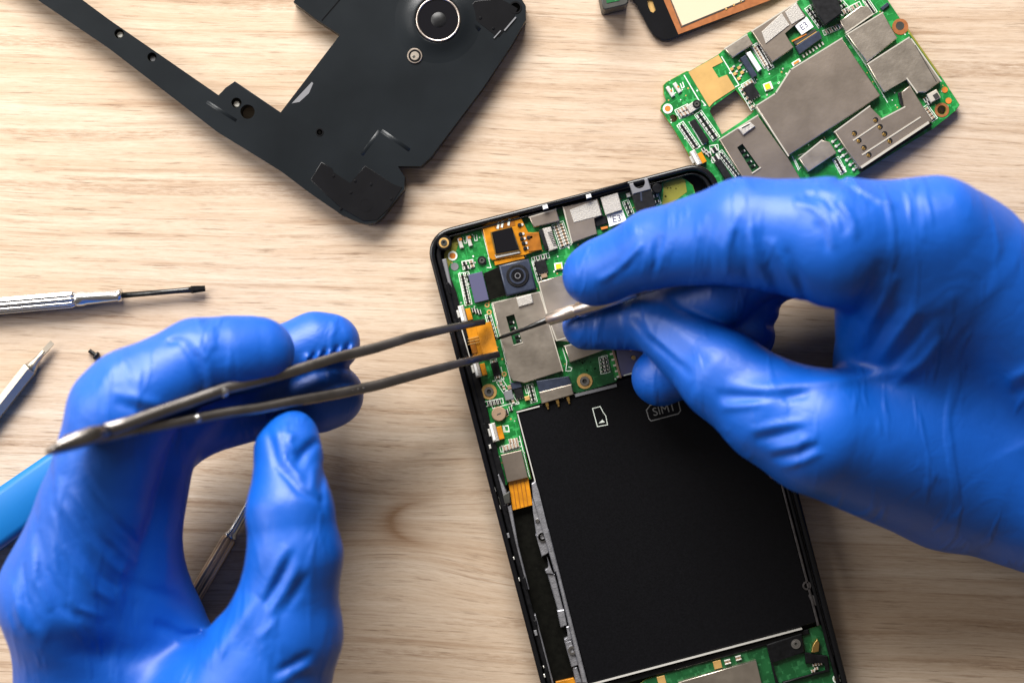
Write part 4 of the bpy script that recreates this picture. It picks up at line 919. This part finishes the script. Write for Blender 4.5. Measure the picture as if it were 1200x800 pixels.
def surface_nets(F, org, h):
    nx, ny, nz = F.shape; neg = F < 0
    acc = np.zeros((nx - 1, ny - 1, nz - 1, 3), np.float32); cnt = np.zeros((nx - 1, ny - 1, nz - 1), np.float32)
    def edge(sl0, sl1, o, ax):
        a = F[sl0]; b = F[sl1]; cr = (a < 0) != (b < 0)
        t = np.where(cr, a / np.where(cr, a - b, 1), 0)
        for i, v in enumerate(o):
            acc[..., i] += cr * v
        acc[..., ax] += cr * t; cnt[...] += cr
    s = (slice(0, -1), slice(1, None))
    for p in (0, 1):
        for q in (0, 1):
            edge((s[0], s[p], s[q]), (s[1], s[p], s[q]), (0, p, q), 0)
            edge((s[p], s[0], s[q]), (s[p], s[1], s[q]), (p, 0, q), 1)
            edge((s[p], s[q], s[0]), (s[p], s[q], s[1]), (p, q, 0), 2)
    m = cnt > 0; idx = -np.ones(cnt.shape, np.int64); idx[m] = np.arange(m.sum())
    ii = np.argwhere(m); V_ = ii + acc[m] / cnt[m][:, None]
    V_ = org + V_ * h
    Q = []
    for ax in range(3):
        sl0 = [slice(None)] * 3; sl1 = [slice(None)] * 3; sl0[ax] = slice(0, -1); sl1[ax] = slice(1, None)
        c = neg[tuple(sl0)] != neg[tuple(sl1)]
        o1, o2 = [(1, 2), (2, 0), (0, 1)][ax]
        e = np.argwhere(c)
        ok = (e[:, o1] > 0) & (e[:, o2] > 0) & (e[:, o1] < F.shape[o1] - 1) & (e[:, o2] < F.shape[o2] - 1)
        e = e[ok]; d1 = np.zeros(3, int); d1[o1] = 1; d2 = np.zeros(3, int); d2[o2] = 1
        g = lambda v: idx[v[:, 0], v[:, 1], v[:, 2]]
        q = np.stack([g(e - d1 - d2), g(e - d2), g(e), g(e - d1)], 1)
        fl = neg[tuple(sl0)][c][ok]
        q[~fl] = q[~fl][:, ::-1]
        Q.append(q)
    return V_, np.concatenate(Q)

def hand(fingers, palm, box, folds, h=2.1, kpalm=26, kf=5, clearance=()):
    (x0, x1), (y0, y1), (z0, z1) = box
    org = np.array([x0, y0, z0], np.float32)
    gx = np.arange(x0, x1, h, dtype=np.float32); gy = np.arange(y0, y1, h, dtype=np.float32); gz = np.arange(z0, z1, h, dtype=np.float32)
    X, Y, Z = np.meshgrid(gx, gy, gz, indexing='ij')
    def chain(js, k):
        f = None; J = [joint(j) for j in js]
        for (a, ra), (b, rb) in zip(J, J[1:]):
            d = rcone(X, Y, Z, a, b, ra, rb); f = d if f is None else smin(f, d, k)
        return f
    P_ = None
    for js in palm:
        d = chain(js, 12); P_ = d if P_ is None else smin(P_, d, 34)
    G = None
    for js in fingers:
        d = chain(js, 9); G = d if G is None else smin(G, d, kf)
    F = smin(P_, G, kpalm)
    # folds of the glove
    near = np.abs(F) < 14
    xs, ys, zs, f = X[near], Y[near], Z[near], F[near]
    kk = D / (D - zs); u = xs * kk + 600; v = 400 - ys * kk
    for fo in folds:
        pts, wd, amp = fo[:3]; zlo, zhi = fo[3] if len(fo) > 3 else (-1e9, 1e9)
        best = np.full(u.shape, 1e9, np.float32); bt_ = np.zeros(u.shape, np.float32); n = len(pts) - 1
        for i, ((ax_, ay_), (bx_, by_)) in enumerate(zip(pts, pts[1:])):
            ex, ey = bx_ - ax_, by_ - ay_; t = np.clip(((u - ax_) * ex + (v - ay_) * ey) / (ex * ex + ey * ey), 0, 1)
            dd = (u - ax_ - t * ex) ** 2 + (v - ay_ - t * ey) ** 2; up = dd < best
            best = np.where(up, dd, best); bt_ = np.where(up, (i + t) / n, bt_)
        taper = np.sqrt(np.clip(4 * bt_ * (1 - bt_), 0, 1)) * 0.9 + 0.1
        f = f - amp * taper * np.exp(-best / (wd * wd)) * ((zs > zlo) & (zs < zhi))
    F[near] = f
    for fn in clearance: F = np.maximum(F, fn(X, Y, Z))
    for ax in range(3):
        sl = [slice(None)] * 3
        for e in (0, 1, -2, -1):
            sl[ax] = e; F[tuple(sl)] = np.maximum(F[tuple(sl)], 1.0)
    return surface_nets(F, org, h)

def hand_object(name, label, at, V_, Q):
    p = W(*at); o_me = bpy.data.meshes.new(name)
    V_ = V_.astype(np.float64) - np.array(p)
    o_me.from_pydata((V_ * U).tolist(), [], Q.tolist())
    o_me.materials.append(M['glove'])
    bm = bmesh.new(); bm.from_mesh(o_me)
    # keep the one connected skin
    seen = set(); best = []
    for v in bm.verts:
        if v in seen: continue
        st = [v]; comp = []; seen.add(v)
        while st:
            q = st.pop(); comp.append(q)
            for e in q.link_edges:
                w_ = e.other_vert(q)
                if w_ not in seen: seen.add(w_); st.append(w_)
        if len(comp) > len(best): best = comp
    keep = set(best); bmesh.ops.delete(bm, geom=[v for v in bm.verts if v not in keep], context='VERTS')
    for _ in range(2): bmesh.ops.smooth_vert(bm, verts=bm.verts, factor=0.5, use_axis_x=True, use_axis_y=True, use_axis_z=True)
    bmesh.ops.recalc_face_normals(bm, faces=bm.faces)
    bm.to_mesh(o_me); bm.free()
    o_me.polygons.foreach_set('use_smooth', [True] * len(o_me.polygons))
    o = bpy.data.objects.new(name, o_me); C.objects.link(o); o.location = p * U
    o['label'] = label; o['category'] = 'gloved hand'; o['group'] = 'blue gloved hands at work'
    return o

# right hand: index over thumb, the needle tool between them; arm leaves to the right
R_index = [(694, 323, 118, 35), (705, 318, 122, 37), (768, 291, 158, 45), (872, 272, 205, 62), (980, 284, 220, 75), (1096, 268, 215, 56)]
R_thumb = [(757, 372, 92, 30), (775, 380, 98, 36), (848, 440, 142, 52), (905, 482, 160, 61), (958, 506, 168, 67), (1110, 545, 82, 91)]
R_middle = [(688, 381, 62, 29), (760, 374, 76, 36), (845, 345, 110, 40), (880, 318, 118, 36), (955, 290, 135, 44), (1090, 285, 150, 52)]
R_ring = [(774, 442, 70, 34), (820, 420, 76, 38), (866, 384, 82, 40), (888, 335, 88, 30), (955, 292, 105, 42), (1090, 290, 110, 50)]
R_pinky = [(815, 440, 42, 30), (855, 415, 46, 34), (872, 392, 50, 34), (885, 335, 58, 28), (960, 300, 70, 38), (1090, 320, 80, 46)]
R_palm = [[(1096, 270, 212, 56), (1120, 300, 186, 78), (1330, 520, 66, 125), (1500, 690, 85, 120)],
          [(958, 506, 165, 66), (1120, 545, 74, 95), (1350, 600, 62, 114)],
          [(1056, 325, 182, 78), (1074, 430, 92, 94), (1140, 500, 72, 96)],
          [(1110, 345, 90, 52), (1300, 500, 90, 100)]]
def L_(*a): return list(a)
R_folds = [
    (L_((700, 330), (725, 318), (742, 300), (752, 285)), 5, 3.2), (L_((715, 328), (735, 312), (748, 296)), 4, -2.5),
    (L_((765, 325), (770, 295), (774, 275)), 5, -2.2), (L_((830, 330), (828, 285), (836, 250)), 8, -2.0),
    (L_((852, 325), (850, 290), (858, 262)), 5, 2.0), (L_((880, 335), (868, 300), (862, 270)), 6, -2.4), (L_((900, 340), (885, 300), (878, 262)), 5, 2.6),
    (L_((915, 345), (900, 305), (890, 268)), 5, -2.4), (L_((935, 350), (920, 310), (905, 280)), 5, 2.4), (L_((950, 365), (935, 320), (920, 290)), 5, -2.2),
    (L_((940, 228), (965, 232), (985, 250), (992, 275)), 5, -3.0), (L_((930, 236), (955, 244), (972, 262), (978, 290)), 4, 2.4),
    (L_((955, 260), (965, 275), (970, 295)), 4, -2.2), (L_((980, 236), (998, 255), (1004, 280)), 4, 2.2),
    (L_((972, 210), (1000, 222), (1030, 238)), 4, -2.6), (L_((1000, 215), (1018, 228), (1050, 242)), 4, 2.0), (L_((980, 208), (992, 213)), 4, -3.0),
    (L_((985, 405), (1000, 370), (1018, 340), (1032, 305)), 7, -3.2), (L_((1000, 412), (1018, 380), (1038, 350), (1050, 322)), 6, 3.4),
    (L_((1014, 416), (1034, 385), (1056, 355)), 6, -3.0), (L_((1028, 424), (1052, 392), (1076, 362)), 6, 3.2),
    (L_((1040, 434), (1066, 404), (1090, 374)), 6, -3.0), (L_((1048, 450), (1080, 425), (1104, 395)), 6, 2.6),
    (L_((850, 452), (900, 455), (960, 447), (1020, 440), (1070, 432)), 8, 3.6), (L_((840, 462), (900, 468), (950, 462)), 6, -3.2), (L_((845, 478), (880, 474), (920, 466)), 5, 2.8),
    (L_((740, 372), (760, 395), (785, 415), (810, 440)), 5, -2.8), (L_((755, 385), (778, 405), (800, 425)), 4, 2.0),
    (L_((775, 385), (800, 410), (830, 425)), 8, -1.6),
    (L_((880, 505), (910, 498), (940, 494)), 5, 2.4), (L_((885, 515), (915, 509), (945, 503)), 5, -2.6), (L_((900, 528), (930, 522), (955, 512)), 5, 2.4),
    (L_((905, 536), (935, 531), (960, 520)), 4, -2.6), (L_((915, 548), (940, 541), (962, 530)), 4, 2.2),
    (L_((905, 362), (915, 372)), 5, 2.5), (L_((898, 378), (912, 384)), 5, -2.5),
    (L_((1180, 448), (1215, 430)), 7, 3.0), (L_((1185, 462), (1220, 445)), 7, -2.6),
    (L_((1115, 400), (1160, 440), (1200, 520)), 40, -5.0),
]
Vr, Qr = hand([R_index, R_thumb, R_middle, R_ring, R_pinky], R_palm, ((30, 760), (-340, 240), (10, 330)), R_folds)
rh = hand_object('gloved_hand', 'right hand in blue nitrile glove pinching the fine probe, reaching in from the right', (1100, 450, 40), Vr, Qr)

# left hand: tweezers lie across the index, thumb presses from the right; arm leaves at the bottom
L_index = [(307, 412, 160, 38), (296, 413, 163, 41), (268, 417, 173, 45), (232, 423, 182, 49), (156, 466, 200, 57), (143, 484, 200, 62), (112, 590, 185, 62), (78, 698, 168, 74)]
L_middle = [(388, 402, 84, 34), (370, 404, 88, 37), (310, 430, 100, 42), (215, 478, 128, 48), (180, 520, 140, 50), (130, 690, 130, 70)]
L_ring = [(389, 463, 84, 37), (372, 466, 88, 39), (310, 470, 96, 42), (225, 492, 110, 44), (178, 530, 118, 44), (135, 690, 115, 60)]
L_pinky = [(262, 488, 78, 30), (215, 510, 84, 34), (170, 560, 92, 34), (140, 680, 100, 58)]
L_thumb = [(341, 512, 158, 32), (338, 528, 168, 38), (340, 600, 192, 50), (346, 650, 196, 54), (332, 735, 185, 63), (268, 860, 160, 106)]
L_palm = [[(78, 698, 158, 74), (120, 800, 100, 98), (190, 960, 90, 130)],
          [(112, 600, 155, 60), (125, 690, 122, 76), (178, 830, 82, 98), (200, 960, 85, 130)],
          [(332, 750, 180, 62), (268, 860, 160, 106), (200, 960, 150, 130)],
          [(140, 640, 110, 56), (180, 810, 105, 86)]]
L_folds = [
    (L_((85, 490), (110, 560), (150, 620)), 5, 0.5),
    (L_((212, 398), (228, 420), (238, 450), (236, 480)), 6, -4.2), (L_((196, 402), (212, 398)), 4, -3.0), (L_((228, 402), (244, 425), (250, 455)), 6, 2.6),
    (L_((135, 470), (155, 478), (180, 490)), 7, -3.0), (L_((150, 462), (170, 470), (190, 474)), 6, 2.4),
    (L_((170, 415), (150, 440), (140, 460)), 12, -2.0),
    (L_((60, 600), (75, 640), (110, 690), (135, 705)), 5, 2.6), (L_((70, 600), (90, 640), (120, 675), (140, 690)), 5, -2.2), (L_((75, 590), (100, 630), (130, 660), (145, 672)), 5, 2.4),
    (L_((78, 580), (105, 615), (135, 645)), 5, -2.2), (L_((45, 620), (50, 660), (70, 710), (95, 725)), 6, -2.6), (L_((38, 640), (42, 680), (60, 715)), 5, 3.0),
    (L_((25, 660), (30, 700), (45, 735)), 5, -2.4), (L_((15, 680), (20, 715), (35, 745)), 5, 2.4), (L_((60, 620), (66, 670), (90, 712), (120, 722)), 4, 2.4),
    (L_((85, 575), (120, 625), (160, 660)), 4, 2.0), (L_((100, 560), (135, 610), (165, 640)), 4, -2.0),
    (L_((55, 745), (90, 760), (150, 770), (230, 755)), 16, -4.0), (L_((140, 680), (200, 700), (250, 730)), 8, -2.0),
    (L_((180, 730), (215, 745), (240, 742)), 6, -3.0), (L_((240, 740), (225, 770), (222, 800)), 10, -4.0),
    (L_((313, 500), (325, 545), (350, 575), (378, 590)), 4, -3.2), (L_((322, 500), (335, 540), (355, 562)), 4, 2.6),
    (L_((372, 515), (356, 530), (346, 548)), 6, -5.0), (L_((342, 506), (338, 518), (345, 530)), 5, 3.4), (L_((380, 540), (376, 570), (378, 600)), 4, -2.4),
    (L_((368, 545), (366, 575)), 4, 2.0),
    (L_((335, 640), (320, 670), (305, 700)), 5, 2.6), (L_((345, 645), (328, 680), (310, 710)), 4, -3.2), (L_((352, 660), (335, 690), (315, 720)), 5, 3.0),
    (L_((360, 672), (342, 702), (320, 732)), 4, -3.0), (L_((342, 700), (325, 725), (300, 750)), 4, 2.2),
    (L_((300, 700), (280, 730), (240, 780)), 12, 4.0), (L_((366, 778), (345, 788), (325, 800)), 6, 2.6), (L_((366, 764), (345, 776), (320, 790)), 5, -2.8),
] + [(L_((362 + i * 13, 415 - i * 3), (356 + i * 13, 428 - i * 3)), 3.6, 5.0, (50, 130)) for i in range(5)] + \
    [(L_((372 + i * 13, 411 - i * 3), (362 + i * 13, 426 - i * 3)), 3.0, -4.0, (50, 130)) for i in range(4)]
Vl, Ql = hand([L_index, L_middle, L_ring, L_pinky, L_thumb], L_palm, ((-660, -130), (-560, 60), (10, 330)), L_folds)
lh = hand_object('gloved_hand', 'left hand in blue nitrile glove holding the tweezers, reaching in from the bottom left', (200, 700, 40), Vl, Ql)

# ------------------------------------------------------------------ tweezers
tw = thing('tweezers', 'satin steel tweezers held in the left glove, closing on the orange flex', 'tweezers', (584, 415, 30))
def pos(pts, zs): return [W(x, y, z) for (x, y), z in zip(pts, zs)]
def arm(pts, zs, ws, hs, name, mat='tweezer'):
    pp = pos(pts, zs); path = []
    for i, c in enumerate(pp):
        t = (pp[min(i + 1, len(pp) - 1)] - pp[max(i - 1, 0)]).normalized()
        side = t.cross(Vector((0, 0, 1))).normalized(); up = side.cross(t).normalized()
        path.append((c, side, ws[i], up, hs[i]))
    return MB().sweep(path, mat).build(name, tw)
up_pts = [(80, 517), (145, 498), (187, 483), (225, 470), (262, 456), (300, 447), (337, 437), (390, 420), (439, 408), (481, 395), (530, 384), (567, 377)]
zf = lambda x: 42 + (567 - x) * 0.505
armU = arm(up_pts, [zf(x) for x, y in up_pts], [7, 7, 6.8, 6.5, 6.5, 6.2, 6, 5.8, 5.6, 5.2, 4.4, 3.4], [15, 16, 16, 16, 16, 15, 14, 12, 10, 8, 6, 4], 'upper_arm')
lo_pts = [(80, 520), (150, 505), (190, 498), (231, 490), (262, 484), (300, 479), (345, 470), (390, 462), (439, 452), (490, 438), (540, 425), (584, 415)]
zl = lambda x: 36 + (584 - x) * 0.485
armL = arm(lo_pts, [zl(x) for x, y in lo_pts], [6, 6, 5.5, 5.8, 6, 6.2, 6, 6, 5.8, 5.4, 4.6, 3.6], [15, 16, 16, 16, 16, 15, 14, 12, 10, 8, 6, 4], 'lower_arm')
jp = [(56, 529), (66, 525), (84, 518), (104, 511.5), (130, 503)]
arm(jp, [zf(x) + 2 for x, y in jp], [2.5, 5.5, 8, 9, 6], [9, 15, 17, 17.5, 13], 'joined_end', 'tweezer')
b = MB(); c = W(257, 457, zf(257) + 8); b.lathe(c + Vector((-3, 2, 0)), c + Vector((10, -4, 2)), [(0, 4), (.3, 6), (.8, 6), (1, 3)], 'steel', 20); b.build('guide_knob', armU)
b = MB(); c = W(231, 490, zl(231) + 14); b.lathe(c, c + Vector((0, 0, 4)), [(0, 4.5), (.7, 4.5), (1, 2)], 'steel', 20); b.build('guide_pin', armL)
b = MB()
for i in range(11):
    x = 365 + i * 6.2; y = 472 - (x - 345) * .2; c = W(x, y, zl(x) + 1); b.lathe(c + Vector((-1.2, 0, 8.6 - i * .2)), c + Vector((1.2, .3, 8.6 - i * .2)), [(0, 4.6), (.5, 5.0), (1, 4.6)], 'tweezer', 10)
b.build('grip_ridges', armL)

# ------------------------------------------------------------------ fine probe in the right hand
pr = thing('fine_probe', 'thin steel probe with polished ferrule held in the right glove over the slotted shield', 'probe', (584, 394, 30))
def lath2(pts, name, mat, n=24):
    """bar along measured points (x, y, z, radius)"""
    vs = []; fs = []; P3 = [W(x, y, z) for x, y, z, r in pts]
    for i, c in enumerate(P3):
        t = (P3[min(i + 1, len(P3) - 1)] - P3[max(i - 1, 0)]).normalized(); a = t.cross(Vector((0, 0, 1))).normalized(); b_ = a.cross(t)
        for k in range(n): vs.append(c + a * pts[i][3] * math.cos(2 * PI * k / n) + b_ * pts[i][3] * math.sin(2 * PI * k / n))
    for i in range(len(pts) - 1):
        for k in range(n): fs.append((i * n + k, i * n + (k + 1) % n, (i + 1) * n + (k + 1) % n, (i + 1) * n + k))
    fs.append(tuple(range(n))[::-1]); fs.append(tuple((len(pts) - 1) * n + k for k in range(n)))
    return MB().add(vs, fs, mat, True).build(name, pr)
lath2([(583, 397, 33, 1.2), (590, 394, 39, 2.2), (618, 384, 62, 2.6), (643, 374.5, 83, 3.4)], 'needle', 'darksteel')
lath2([(641, 375.4, 82, 3.4), (643.5, 374.2, 83.5, 7.2), (658, 369, 91, 7.6), (672, 364.4, 98, 7.8), (673, 364, 98.5, 7.0), (676, 363, 100, 7.0), (677, 362.6, 100.5, 8), (700, 355.5, 110, 8.2), (745, 340, 126, 8.2)], 'ferrule', 'ferrule')
lath2([(745, 340, 126, 7.5), (800, 322, 140, 8), (880, 300, 160, 8)], 'handle', 'steel')
WORLD_COL = (1.0, 0.90, 0.80); WORLD_STR = 0.14
LAMPS = [('window_light', (-0.22, 0.74, 0.50), (-0.03, 0.02, 0.0), 0.75, 0.45, 27, (1.0, 0.975, 0.94)),
         ('left_fill_light', (-0.62, 0.12, 0.34), (-0.1, 0.0, 0.0), 0.30, 0.40, 3.0, (1.0, 0.97, 0.93))]  # soft fill from the left; its source is unseen
EXPO = 0.0
# ------------------------------------------------------------------ camera and light
cd = bpy.data.cameras.new('camera'); cam = bpy.data.objects.new('camera', cd); C.objects.link(cam)
cam.location = (0, 0, D * U); cd.sensor_width = 36; cd.lens = 36 * D / 1200; cd.clip_start = 0.01; cd.clip_end = 10
cd.dof.use_dof = True; cd.dof.focus_distance = (D - 26) * U; cd.dof.aperture_fstop = 6.3; cd.dof.aperture_blades = 0
S.camera = cam
w = bpy.data.worlds.new('World'); S.world = w; w.use_nodes = True
w.node_tree.nodes['Background'].inputs[0].default_value = WORLD_COL + (1,)
w.node_tree.nodes['Background'].inputs[1].default_value = WORLD_STR
def area(name, loc, aim, size, sizey, power, col):
    l = bpy.data.lights.new(name, 'AREA'); l.shape = 'RECTANGLE'; l.size = size; l.size_y = sizey; l.energy = power; l.color = col
    o = bpy.data.objects.new(name, l); C.objects.link(o); o.location = loc
    o.rotation_euler = (Vector(aim) - Vector(loc)).to_track_quat('-Z', 'Y').to_euler(); return o
for a in LAMPS: area(*a)
S.view_settings.view_transform = 'Standard'; S.view_settings.look = 'None'; S.view_settings.gamma = 1; S.view_settings.exposure = EXPO
S.view_settings.use_curve_mapping = False
S.render.engine = 'CYCLES'; S.cycles.use_denoising = True; S.cycles.max_bounces = 8; S.cycles.use_adaptive_sampling = True
S.cycles.caustics_reflective = False; S.cycles.caustics_refractive = False
